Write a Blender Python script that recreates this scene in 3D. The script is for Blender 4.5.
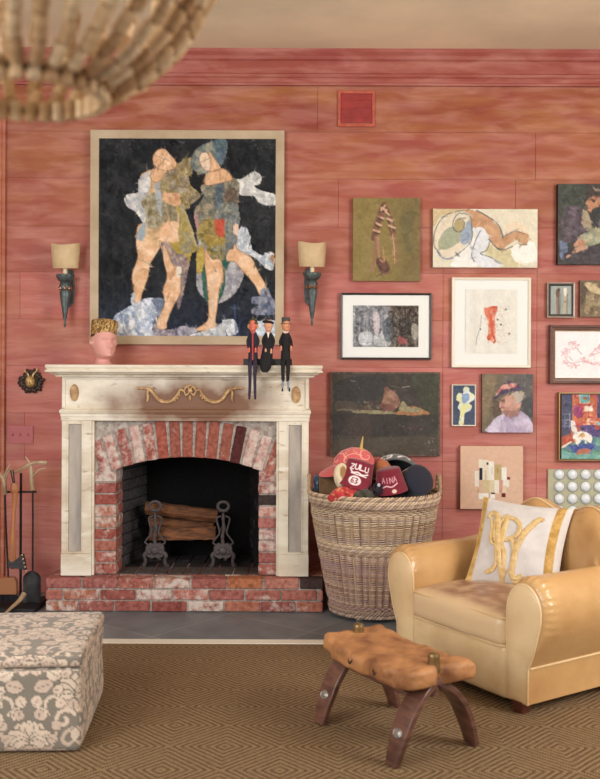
import bpy, bmesh, math, random
import numpy as np
from mathutils import Vector, Matrix, Euler

PI = math.pi
rad = math.radians
for o in list(bpy.data.objects):
    bpy.data.objects.remove(o)
scene = bpy.context.scene
COL = scene.collection

# ------------------------------------------------------------------ camera
F, HZ, CAMZ, ROLL = 950.0, 368.0, 1.433, 0.0040
cam = bpy.data.cameras.new('camera')
camo = bpy.data.objects.new('camera', cam)
COL.objects.link(camo)
camo.location = (0, 0, CAMZ)
camo.rotation_euler = (PI / 2, -ROLL, 0)
cam.sensor_width = 36
cam.lens = 36 * F / 779
cam.shift_y = -(389.5 - HZ) / 779
cam.clip_start = 0.05
cam.dof.use_dof = True
cam.dof.focus_distance = 5.0
cam.dof.aperture_fstop = 2.6
scene.camera = camo

# ------------------------------------------------------------------ light
scene.view_settings.view_transform = 'Standard'
scene.view_settings.look = 'None'
scene.view_settings.gamma = 1
scene.view_settings.use_curve_mapping = False
scene.view_settings.exposure = 0.04
world = bpy.data.worlds.new('world')
scene.world = world
world.use_nodes = True
world.node_tree.nodes['Background'].inputs[0].default_value = (0.90, 0.95, 1.0, 1)
world.node_tree.nodes['Background'].inputs[1].default_value = 0.42


def area(name, loc, target, sx, sy, power, col):
    l = bpy.data.lights.new(name, 'AREA')
    l.shape = 'RECTANGLE'
    l.size, l.size_y, l.energy, l.color = sx, sy, power, col
    o = bpy.data.objects.new(name, l)
    COL.objects.link(o)
    o.location = loc
    o.rotation_euler = (Vector(target) - Vector(loc)).to_track_quat('-Z', 'Y').to_euler()
    return o


area('window_light_right', (3.2, 2.6, 2.1), (0.2, 5.2, 1.2), 2.0, 1.9, 165, (1.0, 0.97, 0.93))
area('window_light_left', (-2.5, 1.9, 1.8), (-0.3, 5.8, 1.1), 2.0, 1.9, 120, (0.93, 0.97, 1.0))
area('window_light_behind', (-1.9, -1.3, 2.3), (0.0, 5.5, 2.2), 1.6, 1.8, 62, (1.0, 0.98, 0.95))


# ------------------------------------------------------------------ helpers
def P(px, py, Y):
    """point of the world plane y = Y that the photo shows at (px, py)"""
    u, v = px - 300, py - HZ
    c, s = math.cos(ROLL), math.sin(ROLL)
    u, v = u * c + v * s, -u * s + v * c
    return Vector((u / F * Y, Y, CAMZ - v / F * Y))


def lin(c):
    a = np.asarray(c, dtype=float) / 255.0
    return np.where(a <= 0.04045, a / 12.92, ((a + 0.055) / 1.055) ** 2.4)


def L4(c):
    r = lin(c)
    return (float(r[0]), float(r[1]), float(r[2]), 1.0)


def chain(o):
    m = o.matrix_basis.copy()
    while o.parent:
        o = o.parent
        m = o.matrix_basis @ m
    return m


def tag(o, label=None, cat=None, group=None, kind=None):
    if label: o['label'] = label
    if cat: o['category'] = cat
    if group: o['group'] = group
    if kind: o['kind'] = kind
    return o


def empty(name, loc=(0, 0, 0), rz=0.0, parent=None, rot=None):
    o = bpy.data.objects.new(name, None)
    COL.objects.link(o)
    o.empty_display_size = 0.05
    o.location = loc
    o.rotation_euler = rot if rot else (0, 0, rz)
    if parent: o.parent = parent
    return o


def thing(name, label, cat, loc=(0, 0, 0), rz=0.0, group=None, rot=None):
    return tag(empty(name, loc, rz, None, rot), label, cat, group)


def np_mesh(name, verts, faces, mat, parent=None, cols=None, world=False, smooth=True, corner=False):
    """verts Nx3, faces list or Mx4 array, cols per vertex (or per corner) linear rgb(a)"""
    me = bpy.data.meshes.new(name)
    V = np.asarray(verts, dtype=float)
    if world and parent is not None:
        im = np.array(chain(parent).inverted())
        V = V @ im[:3, :3].T + im[:3, 3]
    if isinstance(faces, np.ndarray):
        me.vertices.add(len(V)); me.vertices.foreach_set('co', V.astype(np.float32).ravel())
        n, k = faces.shape
        me.loops.add(n * k); me.loops.foreach_set('vertex_index', faces.astype(np.int32).ravel())
        me.polygons.add(n)
        me.polygons.foreach_set('loop_start', np.arange(0, n * k, k, dtype=np.int32))
        me.update(calc_edges=True)
    else:
        me.from_pydata([tuple(v) for v in V], [], faces)
        me.update(calc_edges=True)
    if cols is not None:
        c = np.asarray(cols, dtype=float)
        if c.shape[1] == 3:
            c = np.hstack([c, np.ones((len(c), 1))])
        at = me.color_attributes.new('Col', 'FLOAT_COLOR', 'CORNER' if corner else 'POINT')
        at.data.foreach_set('color', c.astype(np.float32).ravel())
    if smooth:
        me.polygons.foreach_set('use_smooth', [True] * len(me.polygons))
    if mat: me.materials.append(mat)
    o = bpy.data.objects.new(name, me)
    COL.objects.link(o)
    if parent: o.parent = parent
    return o


class M:
    """mesh collector"""
    def __init__(s):
        s.v, s.f, s.c = [], [], []
        s.col = (1, 1, 1, 1)

    def add(s, vs, fs):
        b = len(s.v)
        s.v += [tuple(v) for v in vs]
        s.c += [s.col] * len(vs)
        s.f += [[b + i for i in f] for f in fs]
        return s

    def box(s, x0, x1, y0, y1, z0, z1, m=None):
        vs = [Vector((x, y, z)) for z in (z0, z1) for y in (y0, y1) for x in (x0, x1)]
        if m is not None: vs = [m @ v for v in vs]
        return s.add(vs, [(0, 2, 3, 1), (4, 5, 7, 6), (0, 1, 5, 4), (2, 6, 7, 3), (0, 4, 6, 2), (1, 3, 7, 5)])

    def cbox(s, c, size, m=None):
        """box centred on c, rotated by m about its centre"""
        hx, hy, hz = size[0] / 2, size[1] / 2, size[2] / 2
        T = Matrix.Translation(Vector(c)) @ (m.to_4x4() if m is not None else Matrix.Identity(4))
        return s.box(-hx, hx, -hy, hy, -hz, hz, T)

    def tube(s, pts, r, n=8, closed=False, flat=None, cap=True, up=None):
        """tube through pts; r number or list; flat=(a,b) scales the two section axes"""
        pts = [Vector(p) for p in pts]
        k = len(pts)
        rs = r if hasattr(r, '__len__') else [r] * k
        fa, fb = flat if flat else (1, 1)
        ref = Vector(up) if up is not None else None
        rings, N0 = [], None
        for i, p in enumerate(pts):
            a = pts[(i - 1) % k] if (closed or i > 0) else p
            b = pts[(i + 1) % k] if (closed or i < k - 1) else p
            t = (b - a)
            t = t.normalized() if t.length > 1e-9 else Vector((0, 0, 1))
            if ref is not None:
                nn = ref - t * ref.dot(t)
            elif N0 is None:
                q = Vector((0, 0, 1)) if abs(t.z) < 0.9 else Vector((1, 0, 0))
                nn = q - t * q.dot(t)
            else:
                nn = N0 - t * N0.dot(t)
            nn.normalize(); N0 = nn
            bb = t.cross(nn)
            rings.append([p + (nn * math.cos(2 * PI * j / n) * fa + bb * math.sin(2 * PI * j / n) * fb) * rs[i] for j in range(n)])
        vs = [q for g in rings for q in g]
        fs = []
        for i in range(k if closed else k - 1):
            for j in range(n):
                a, b = i * n + j, i * n + (j + 1) % n
                c, d = ((i + 1) % k) * n + (j + 1) % n, ((i + 1) % k) * n + j
                fs.append((a, b, c, d))
        if not closed and cap:
            fs.append(tuple(range(n))[::-1]); fs.append(tuple((k - 1) * n + j for j in range(n)))
        return s.add(vs, fs)

    def lathe(s, prof, n=24, m=None, a0=0.0, a1=2 * PI, sy=1.0):
        full = abs(a1 - a0 - 2 * PI) < 1e-6
        vs, fs = [], []
        cnt = n if full else n + 1
        for r, z in prof:
            for j in range(cnt):
                a = a0 + (a1 - a0) * j / n
                vs.append(Vector((r * math.cos(a), r * math.sin(a) * sy, z)))
        for i in range(len(prof) - 1):
            for j in range(n):
                a, b = i * cnt + j, i * cnt + (j + 1) % cnt
                fs.append((a, b, b + cnt, a + cnt))
        if m is not None: vs = [m @ v for v in vs]
        return s.add(vs, fs)

    def ball(s, c, r, n=12, k=8, m=None):
        rx, ry, rz = r if hasattr(r, '__len__') else (r, r, r)
        vs, fs = [], []
        T = m if m is not None else Matrix.Identity(3)
        for i in range(k + 1):
            th = PI * i / k
            for j in range(n):
                ph = 2 * PI * j / n
                vs.append(Vector(c) + T @ Vector((rx * math.sin(th) * math.cos(ph), ry * math.sin(th) * math.sin(ph), rz * math.cos(th))))
        for i in range(k):
            for j in range(n):
                a, b = i * n + j, i * n + (j + 1) % n
                fs.append((a, a + n, b + n, b))
        return s.add(vs, fs)

    def prism(s, poly, y0, y1, m=None):
        """polygon in x,z extruded along y"""
        n = len(poly)
        vs = [Vector((x, y0, z)) for x, z in poly] + [Vector((x, y1, z)) for x, z in poly]
        if m is not None: vs = [m @ v for v in vs]
        fs = [tuple(range(n)), tuple(range(2 * n - 1, n - 1, -1))]
        fs += [(i, i + n, (i + 1) % n + n, (i + 1) % n) for i in range(n)]
        return s.add(vs, fs)

    def build(s, name, mat, parent=None, world=False, smooth=True, bevel=0, sub=0, label=None, kind=None, sharp=40):
        o = np_mesh(name, s.v, s.f, mat, parent, cols=[c if len(c) == 4 else (*c, 1) for c in s.c], world=world, smooth=False)
        bm = bmesh.new(); bm.from_mesh(o.data)
        bmesh.ops.remove_doubles(bm, verts=bm.verts, dist=1e-6)
        bmesh.ops.recalc_face_normals(bm, faces=bm.faces)
        bm.to_mesh(o.data); bm.free()
        if bevel:
            b = o.modifiers.new('Bevel', 'BEVEL'); b.width = bevel; b.segments = 2; b.limit_method = 'ANGLE'; b.angle_limit = rad(35)
        if sub:
            m_ = o.modifiers.new('Sub', 'SUBSURF'); m_.levels = sub; m_.render_levels = sub
        if smooth:
            o.data.polygons.foreach_set('use_smooth', [True] * len(o.data.polygons))
            o.data.set_sharp_from_angle(angle=rad(sharp))
        if label: o['label'] = label
        if kind: o['kind'] = kind
        return o


def dup_tree(o, parent=None):
    c = o.copy(); COL.objects.link(c)
    c.parent = parent
    for ch in [q for q in bpy.data.objects if q.parent == o]:
        dup_tree(ch, c)
    return c


def spline(pts, n, closed=False):
    """Catmull-Rom through pts, n points per span"""
    p = np.array([list(q) for q in pts], float)
    k = len(p); out = []
    rng = range(k) if closed else range(k - 1)
    for i in rng:
        if closed: a, b, c, d = p[i - 1], p[i], p[(i + 1) % k], p[(i + 2) % k]
        else: a, b, c, d = p[max(i - 1, 0)], p[i], p[i + 1], p[min(i + 2, k - 1)]
        for j in range(n):
            t = j / n
            out.append(0.5 * ((2 * b) + (c - a) * t + (2 * a - 5 * b + 4 * c - d) * t * t + (3 * b - a - 3 * c + d) * t ** 3))
    if not closed: out.append(p[-1])
    return [tuple(q) for q in out]


# ------------------------------------------------------------------ materials
def nodes_of(name):
    m = bpy.data.materials.new(name); m.use_nodes = True
    nt = m.node_tree
    return m, nt, nt.nodes['Principled BSDF']


def mat(name, col, rough=0.6, metal=0.0, col2=None, nscale=6.0, stretch=(1, 1, 1), bump=0.0, bscale=80.0, vcol=False,
        contrast=(0.35, 0.65), coat=0.0, sheen=0.0, vary=0.0, spec=0.5, bstretch=None, sss=0.0):
    m, nt, bs = nodes_of(name)
    N, K = nt.nodes.new, nt.links.new
    tc = N('ShaderNodeTexCoord')
    bs.inputs['Roughness'].default_value = rough
    bs.inputs['Metallic'].default_value = metal
    bs.inputs['Specular IOR Level'].default_value = spec
    if coat: bs.inputs['Coat Weight'].default_value = coat; bs.inputs['Coat Roughness'].default_value = 0.25
    if sheen: bs.inputs['Sheen Weight'].default_value = sheen
    bs.inputs['Base Color'].default_value = L4(col)
    src = None
    if vcol:
        a = N('ShaderNodeAttribute'); a.attribute_name = 'Col'; src = a.outputs['Color']
    if col2 is not None or vary:
        mp = N('ShaderNodeMapping'); mp.inputs['Scale'].default_value = stretch
        K(tc.outputs['Object'], mp.inputs['Vector'])
        no = N('ShaderNodeTexNoise'); no.inputs['Scale'].default_value = nscale; no.inputs['Detail'].default_value = 6
        K(mp.outputs[0], no.inputs['Vector'])
        mr = N('ShaderNodeMapRange'); mr.inputs['From Min'].default_value = contrast[0]; mr.inputs['From Max'].default_value = contrast[1]
        K(no.outputs['Fac'], mr.inputs['Value'])
        mx = N('ShaderNodeMix'); mx.data_type = 'RGBA'
        K(mr.outputs[0], mx.inputs['Factor'])
        if vary:
            mx.blend_type = 'MULTIPLY'
            mr.inputs['To Max'].default_value = vary
            mx.inputs['B'].default_value = L4(col2 if col2 is not None else (120, 120, 120))
        else:
            mx.inputs['B'].default_value = L4(col2)
        mx.inputs['A'].default_value = L4(col)
        if src is not None: K(src, mx.inputs['A'])
        src = mx.outputs['Result']
    if src is not None: K(src, bs.inputs['Base Color'])
    if bump:
        mp2 = N('ShaderNodeMapping'); mp2.inputs['Scale'].default_value = bstretch or (1, 1, 1)
        K(tc.outputs['Object'], mp2.inputs['Vector'])
        n2 = N('ShaderNodeTexNoise'); n2.inputs['Scale'].default_value = bscale; n2.inputs['Detail'].default_value = 5
        K(mp2.outputs[0], n2.inputs['Vector'])
        bp = N('ShaderNodeBump'); bp.inputs['Strength'].default_value = bump; bp.inputs['Distance'].default_value = 0.01
        K(n2.outputs['Fac'], bp.inputs['Height']); K(bp.outputs[0], bs.inputs['Normal'])
    return m


def glass_mat():
    m = bpy.data.materials.new('picture_glass'); m.use_nodes = True
    nt = m.node_tree; nt.nodes.clear()
    N, K = nt.nodes.new, nt.links.new
    out = N('ShaderNodeOutputMaterial'); mx = N('ShaderNodeMixShader'); tr = N('ShaderNodeBsdfTransparent'); gl = N('ShaderNodeBsdfGlossy')
    gl.inputs['Roughness'].default_value = 0.02
    fr = N('ShaderNodeFresnel'); fr.inputs['IOR'].default_value = 1.3
    K(fr.outputs[0], mx.inputs[0]); K(tr.outputs[0], mx.inputs[1]); K(gl.outputs[0], mx.inputs[2]); K(mx.outputs[0], out.inputs[0])
    return m


# value noise for painted surfaces
def vnoise(h, w, cell, seed):
    rs = np.random.RandomState(seed)
    gh, gw = int(h / cell) + 3, int(w / cell) + 3
    g = rs.rand(gh, gw)
    y = np.arange(h) / cell; x = np.arange(w) / cell
    yi, xi = y.astype(int), x.astype(int)
    fy, fx = (y - yi)[:, None], (x - xi)[None, :]
    fy = fy * fy * (3 - 2 * fy); fx = fx * fx * (3 - 2 * fx)
    a = g[np.ix_(yi, xi)]; b = g[np.ix_(yi, xi + 1)]; c = g[np.ix_(yi + 1, xi)]; d = g[np.ix_(yi + 1, xi + 1)]
    return (a * (1 - fx) + b * fx) * (1 - fy) + (c * (1 - fx) + d * fx) * fy


class Cv:
    """a painted surface: colours laid on a regular grid of mesh vertices"""
    def __init__(s, x0, y0, x1, y1, res, bg, var=0, seed=1):
        s.x0, s.y0, s.x1, s.y1 = x0, y0, x1, y1
        s.w, s.h = max(4, int((x1 - x0) * res)), max(4, int((y1 - y0) * res))
        xs = np.linspace(x0, x1, s.w); ys = np.linspace(y0, y1, s.h)
        s.X, s.Y = np.meshgrid(xs, ys)
        s.a = np.zeros((s.h, s.w, 3)) + np.array(bg, float)
        s.seed = seed; s.res = res
        s.view(0, 0, 1)
        if var: s.mottle(var)

    def view(s, ox, oy, k):
        s.o = (ox, oy, k)
        return s

    def T(s, p): return (s.o[0] + p[0] / s.o[2], s.o[1] + p[1] / s.o[2])

    def n(s, cell=5):
        s.seed += 1
        return vnoise(s.h, s.w, max(1.01, cell * s.res), s.seed)

    def mottle(s, var, cell=6, mask=None):
        q = (s.n(cell) - .5) * var + (s.n(cell / 3) - .5) * var * .8
        if mask is not None: q = q * mask
        s.a += q[..., None]
        return s

    def put(s, mask, col, a=1.0, var=0, cell=5, col2=None):
        c = np.zeros_like(s.a) + np.array(col, float)
        if col2 is not None:
            q = np.clip((s.n(cell) - .5) * 3 + .5, 0, 1)[..., None]
            c = c * (1 - q) + np.array(col2, float) * q
        if var: c = c + ((s.n(cell) - .5) * var + (s.n(cell / 3) - .5) * var)[..., None]
        m = (mask * a)[..., None]
        s.a = s.a * (1 - m) + c * m
        return s

    def mpoly(s, pts):
        pts = [s.T(p) for p in pts]
        inside = np.zeros(s.X.shape, bool)
        j = len(pts) - 1
        for i in range(len(pts)):
            xi, yi = pts[i]; xj, yj = pts[j]
            if yi != yj:
                c = ((yi > s.Y) != (yj > s.Y)) & (s.X < (xj - xi) * (s.Y - yi) / (yj - yi) + xi)
                inside ^= c
            j = i
        return inside.astype(float)

    def poly(s, pts, col, a=1.0, var=14, cell=5, col2=None, smooth=True, edge=None, ew=.6):
        if smooth: pts = spline(pts, 5, True)
        s.put(s.mpoly(pts), col, a, var, cell, col2)
        if edge is not None: s.line(list(pts) + [pts[0]], ew * s.o[2], edge, .8)
        return s

    def ell(s, cx, cy, rx, ry, col, a=1.0, var=8, soft=0.15, col2=None, rot=0):
        cx, cy = s.T((cx, cy)); rx /= s.o[2]; ry /= s.o[2]
        dx, dy = s.X - cx, s.Y - cy
        c_, s_ = math.cos(rot), math.sin(rot)
        d = np.sqrt(((dx * c_ + dy * s_) / rx) ** 2 + ((-dx * s_ + dy * c_) / ry) ** 2)
        return s.put(np.clip((1 + soft / 2 - d) / max(soft, .01), 0, 1), col, a, var, 4, col2)

    def line(s, pts, w, col, a=1.0, var=0):
        pts = [s.T(p) for p in pts]; w = w / s.o[2]
        best = np.full(s.X.shape, 1e9)
        for (ax, ay), (bx, by) in zip(pts[:-1], pts[1:]):
            vx, vy = bx - ax, by - ay
            t = np.clip(((s.X - ax) * vx + (s.Y - ay) * vy) / (vx * vx + vy * vy + 1e-9), 0, 1)
            best = np.minimum(best, np.hypot(s.X - ax - t * vx, s.Y - ay - t * vy))
        px = 1 / s.res
        return s.put(np.clip((w / 2 + px / 2 - best) / px, 0, 1), col, a, var)

    def curve(s, pts, w, col, a=1.0): return s.line(spline(pts, 6), w, col, a)

    def specks(s, n, box, cols, size=(1, 3), a=.9, seed=3, ang=None):
        r = random.Random(seed)
        for _ in range(n):
            x, y = r.uniform(box[0], box[2]), r.uniform(box[1], box[3])
            l = r.uniform(*size); t = r.uniform(0, PI) if ang is None else ang + r.uniform(-.3, .3)
            s.line([(x, y), (x + l * math.cos(t), y + l * math.sin(t))], r.uniform(.5, 1.1) * size[0], r.choice(cols), a)
        return s

    def strokes(s, n, amp=26, ln=(3, 9), wd=(.8, 2.2), seed=2, lum=40, ang=None):
        """short dabs of the colour already there, a little lighter or darker"""
        r = random.Random(seed)
        for _ in range(n):
            j, i = r.randrange(s.w), r.randrange(s.h)
            base = s.a[i, j].copy()
            if base.mean() < lum and r.random() < .7: continue
            x, y = s.X[i, j], s.Y[i, j]; t = r.uniform(0, PI) if ang is None else ang + r.uniform(-.4, .4)
            l = r.uniform(*ln) / 2; w = r.uniform(*wd) / 2; k = int((l + w + 1) * s.res) + 1
            i0, i1, j0, j1 = max(0, i - k), min(s.h, i + k + 1), max(0, j - k), min(s.w, j + k + 1)
            X, Y = s.X[i0:i1, j0:j1] - x, s.Y[i0:i1, j0:j1] - y
            u = X * math.cos(t) + Y * math.sin(t); v = -X * math.sin(t) + Y * math.cos(t) + .12 * u * u / max(l, 1)
            m = np.clip((1.15 - np.sqrt((u / l) ** 2 + (v / w) ** 2)) * 2, 0, 1)[..., None] * r.uniform(.35, .8)
            d = r.uniform(-amp, amp); c = base + d + np.array((r.uniform(-6, 6), r.uniform(-5, 5), r.uniform(-8, 8)))
            s.a[i0:i1, j0:j1] = s.a[i0:i1, j0:j1] * (1 - m) + c * m
        return s

    def rgb(s):
        a = s.a + ((s.n(1.6) - .5) * 7 + (vnoise(s.h, s.w, 2.2, 5) - .5) * 5)[..., None]
        g = a.mean(2, keepdims=True)
        return lin(np.clip(g + (a - g) * .80, 2, 250).reshape(-1, 3))

    def sample(s, u, v):
        """u,v arrays in 0..1 -> linear colours"""
        xi = np.clip((u * (s.w - 1)).round().astype(int), 0, s.w - 1); yi = np.clip((v * (s.h - 1)).round().astype(int), 0, s.h - 1)
        return lin(np.clip(s.a[yi, xi], 2, 252))


def grid_faces(h, w):
    i = np.arange(h * w).reshape(h, w)
    return np.stack([i[:-1, :-1].ravel(), i[1:, :-1].ravel(), i[1:, 1:].ravel(), i[:-1, 1:].ravel()], 1)


def canvas(name, cv, rect, Yf, depth, material, parent, side=(90, 80, 65), label=None):
    """stretched canvas: painted front grid at y=Yf and sides going back to y=Yf+depth; rect in photo pixels"""
    x0, y0, x1, y1 = rect
    X0, X1 = P(x0, (y0 + y1) / 2, Yf).x, P(x1, (y0 + y1) / 2, Yf).x
    Z0, Z1 = P((x0 + x1) / 2, y0, Yf).z, P((x0 + x1) / 2, y1, Yf).z
    gx, gz = np.meshgrid(np.linspace(X0, X1, cv.w), np.linspace(Z0, Z1, cv.h))
    V = np.stack([gx.ravel(), np.full(gx.size, Yf), gz.ravel()], 1)
    Fc = grid_faces(cv.h, cv.w)
    C = cv.rgb()
    # sides
    ring = [(X0, Z0), (X1, Z0), (X1, Z1), (X0, Z1)]
    b = len(V)
    sv = [(x, Yf, z) for x, z in ring] + [(x, Yf + depth, z) for x, z in ring]
    V = np.vstack([V, sv]); C = np.vstack([C, np.tile(lin(side), (8, 1))])
    sf = np.array([[b + i, b + (i + 1) % 4, b + 4 + (i + 1) % 4, b + 4 + i] for i in range(4)] + [[b + 4, b + 5, b + 6, b + 7]])
    o = np_mesh(name, V, np.vstack([Fc, sf]), material, parent, C, world=True, smooth=False)
    if label: o['label'] = label
    return o


def frame(name, rect, w, Yf, depth, material, parent, label=None, prof=None, bevel=.002):
    """mitred frame around rect (outer edge in pixels), w metres wide"""
    x0, y0, x1, y1 = rect
    X0, X1 = P(x0, (y0 + y1) / 2, Yf).x, P(x1, (y0 + y1) / 2, Yf).x
    Z0, Z1 = P((x0 + x1) / 2, y1, Yf).z, P((x0 + x1) / 2, y0, Yf).z
    prof = prof or [(0, 0), (0, 1), (1, .85), (1, 0)]
    m = M()
    cs = [(X0, Z0, 1, 1), (X1, Z0, -1, 1), (X1, Z1, -1, -1), (X0, Z1, 1, -1)]
    k = len(prof)
    vs = [Vector((x + sx * w * a, Yf + depth * (1 - d), z + sz * w * a)) for x, z, sx, sz in cs for a, d in prof]
    fs = []
    for i in range(4):
        for j in range(k):
            a, b2 = i * k + j, i * k + (j + 1) % k
            c, d = ((i + 1) % 4) * k + (j + 1) % k, ((i + 1) % 4) * k + j
            fs.append((a, b2, c, d))
    m.add(vs, fs)
    return m.build(name, material, parent, world=True, smooth=False, bevel=bevel, label=label)


def rbox(size, r, res, centre=(0, 0, 0), puff=(0, 0, 0)):
    """rounded box grid; returns verts, quads, face axis id and flat uv (metres) for every corner"""
    hx, hy, hz = [q / 2 for q in size]
    V, Q, A, UV = [], [], [], []
    H = (hx, hy, hz)
    key = {}
    for ax in range(3):
        for sg in (-1, 1):
            a, b = [(1, 2), (2, 0), (0, 1)][ax]
            na, nb = max(2, int(2 * H[a] / res)), max(2, int(2 * H[b] / res))
            ids = np.zeros((na + 1, nb + 1), int); uv = np.zeros((na + 1, nb + 1, 2))
            for i in range(na + 1):
                for j in range(nb + 1):
                    p = [0, 0, 0]
                    p[ax] = sg * H[ax]; p[a] = -H[a] + 2 * H[a] * i / na; p[b] = -H[b] + 2 * H[b] * j / nb
                    q = [max(-H[k] + r, min(H[k] - r, p[k])) for k in range(3)]
                    d = [p[k] - q[k] for k in range(3)]
                    l = math.sqrt(sum(e * e for e in d)) or 1
                    f = [q[k] + d[k] / l * r for k in range(3)]
                    if puff[ax]:
                        f[ax] += sg * puff[ax] * (1 - (p[a] / H[a]) ** 2) * (1 - (p[b] / H[b]) ** 2)
                    kk = tuple(round(e, 5) for e in f)
                    if kk not in key:
                        key[kk] = len(V); V.append([f[k] + centre[k] for k in range(3)])
                    ids[i, j] = key[kk]; uv[i, j] = (p[a], p[b])
            for i in range(na):
                for j in range(nb):
                    c = [(i, j), (i + 1, j), (i + 1, j + 1), (i, j + 1)]
                    if sg < 0: c = c[::-1]
                    Q.append([ids[t] for t in c]); A.append([ax] * 4); UV.append([uv[t] for t in c])
    return np.array(V), np.array(Q), np.array(A), np.array(UV)

# ================================================================== THE ROOM
WY = 6.03
FY = 5.56           # front of the hearth
RX0, RX1, RY0 = -2.7, 3.4, -1.6


def wall_material():
    m, nt, bs = nodes_of('glazed_red_boards')
    N, K = nt.nodes.new, nt.links.new
    tc = N('ShaderNodeTexCoord'); at = N('ShaderNodeAttribute'); at.attribute_name = 'Col'

    def noise(scale, stretch, lo, hi, detail=6, dist=0.0):
        mp = N('ShaderNodeMapping'); mp.inputs['Scale'].default_value = stretch
        K(tc.outputs['Object'], mp.inputs[0])
        n = N('ShaderNodeTexNoise'); n.inputs['Scale'].default_value = scale; n.inputs['Detail'].default_value = detail
        n.inputs['Distortion'].default_value = dist
        K(mp.outputs[0], n.inputs['Vector'])
        r = N('ShaderNodeMapRange'); r.inputs['From Min'].default_value = lo; r.inputs['From Max'].default_value = hi
        K(n.outputs['Fac'], r.inputs['Value'])
        return r.outputs[0]

    def mix(a, b, f):
        x = N('ShaderNodeMix'); x.data_type = 'RGBA'
        for k, q in (('A', a), ('B', b)):
            if isinstance(q, tuple): x.inputs[k].default_value = q
            else: K(q, x.inputs[k])
        K(f, x.inputs['Factor'])
        return x.outputs['Result']

    def mul(a, b):
        x = N('ShaderNodeMath'); x.operation = 'MULTIPLY'
        K(a, x.inputs[0])
        if isinstance(b, float): x.inputs[1].default_value = b
        else: K(b, x.inputs[1])
        return x.outputs[0]
    c = mix(at.outputs['Color'], L4((150, 62, 68)), mul(noise(2.0, (0.8, 1, 3.2), .44, .80, 9, .5), .5))
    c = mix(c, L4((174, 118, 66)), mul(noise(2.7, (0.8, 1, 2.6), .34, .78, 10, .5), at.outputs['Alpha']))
    c = mix(c, L4((212, 158, 144)), mul(noise(4.0, (0.8, 1, 3.6), .40, .80, 10, .5), .50))
    c = mix(c, L4((146, 68, 64)), mul(noise(16.0, (0.4, 1, 4), .46, .80, 8, .4), .42))
    K(c, bs.inputs['Base Color'])
    bs.inputs['Roughness'].default_value = .62
    bs.inputs['Specular IOR Level'].default_value = .35
    n = noise(14, (0.4, 1, 9), 0, 1)
    bp = N('ShaderNodeBump'); bp.inputs['Strength'].default_value = .35; bp.inputs['Distance'].default_value = .004
    K(n, bp.inputs['Height']); K(bp.outputs[0], bs.inputs['Normal'])
    return m


M_wall = wall_material()
rng = random.Random(11)

# boarded back wall -------------------------------------------------
m = M()
zs = [P(300, y, WY).z for y in (86, 132, 179, 227, 273, 320, 367, 414, 461, 508, 555, 602)]
bounds = [CAMZ + 2.05] + [zs[0]] + zs[1:] + [0.0]
bounds = sorted(set(bounds), reverse=True)
joints = {0: [338], 1: [317, 640], 2: [150, 535], 3: [338, 515], 4: [120, 443, 537], 5: [20, 443, 537], 6: [250, 443, 537],
          7: [443, 537], 8: [25, 443, 537], 9: [443, 537], 10: [443, 537], 11: [443, 537], 12: [443, 537]}
g = .0009
for i in range(len(bounds) - 1):
    z1, z0 = bounds[i], bounds[i + 1]
    xs = [RX0 - .1] + [P(p, 300, WY).x for p in joints.get(i, [])] + [RX1 + .1]
    xs = sorted(xs)
    segs = []
    for a, b in zip(xs[:-1], xs[1:]):
        c0, c1 = P(100, 500, WY).x, P(275, 500, WY).x
        if z1 < 1.16 and a < c1 and b > c0:
            segs += [q for q in ((a, c0 + g), (c1 - g, b)) if q[1] - q[0] > .02]
        else: segs.append((a, b))
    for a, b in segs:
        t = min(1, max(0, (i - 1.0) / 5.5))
        base = np.array((142, 70, 50)) * (1 - t) + np.array((184, 108, 102)) * t  # upper boards darker and tanner: glaze plus fall of light, put into board colour
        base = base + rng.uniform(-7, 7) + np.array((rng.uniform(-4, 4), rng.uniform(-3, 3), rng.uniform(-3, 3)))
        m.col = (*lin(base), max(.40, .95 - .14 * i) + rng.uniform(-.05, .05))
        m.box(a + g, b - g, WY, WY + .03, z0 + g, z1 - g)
m.col = (*lin((150, 76, 68)), 0.1)
CX0, CX1 = P(100, 500, WY).x, P(275, 500, WY).x
for q in ((RX0 - .1, CX0, 0, 3.5), (CX1, RX1 + .1, 0, 3.5), (CX0, CX1, 1.12, 3.5)): m.box(q[0], q[1], WY + .004, WY + .05, q[2], q[3])
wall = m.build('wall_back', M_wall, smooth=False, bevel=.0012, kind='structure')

# crown moulding: flat upper frieze board and two ogee steps
m = M(); m.col = (*lin((150, 72, 66)), .25)
zc = CAMZ + 2.05
CZ = 3.443
pr = [(WY, 3.224), (WY - .016, 3.224), (WY - .018, 3.236), (WY - .012, 3.243), (WY - .012, 3.268), (WY - .024, 3.276), (WY - .026, 3.292), (WY - .018, 3.300),
      (WY - .018, 3.375), (WY - .034, 3.384), (WY - .040, 3.402), (WY - .058, 3.422), (WY - .062, 3.443), (WY, 3.443)]
n = len(pr)
vs = [(RX0, y, z) for y, z in pr] + [(RX1, y, z) for y, z in pr]
m.add(vs, [tuple(range(n)), tuple(range(2 * n - 1, n - 1, -1))] + [(i, (i + 1) % n, (i + 1) % n + n, i + n) for i in range(n)])
m.build('trim_1', M_wall, smooth=False, kind='structure')
# corner casing at far left
m = M(); m.col = (*lin((168, 92, 66)), .6)
xL = P(4.5, 400, WY - .03).x
m.box(xL - .10, xL, WY - .035, WY - .001, 0, 3.2); m.box(xL - .085, xL - .02, WY - .045, WY - .034, 0, 3.2)
m.build('trim_2', M_wall, smooth=False, bevel=.004, kind='structure')

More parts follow.
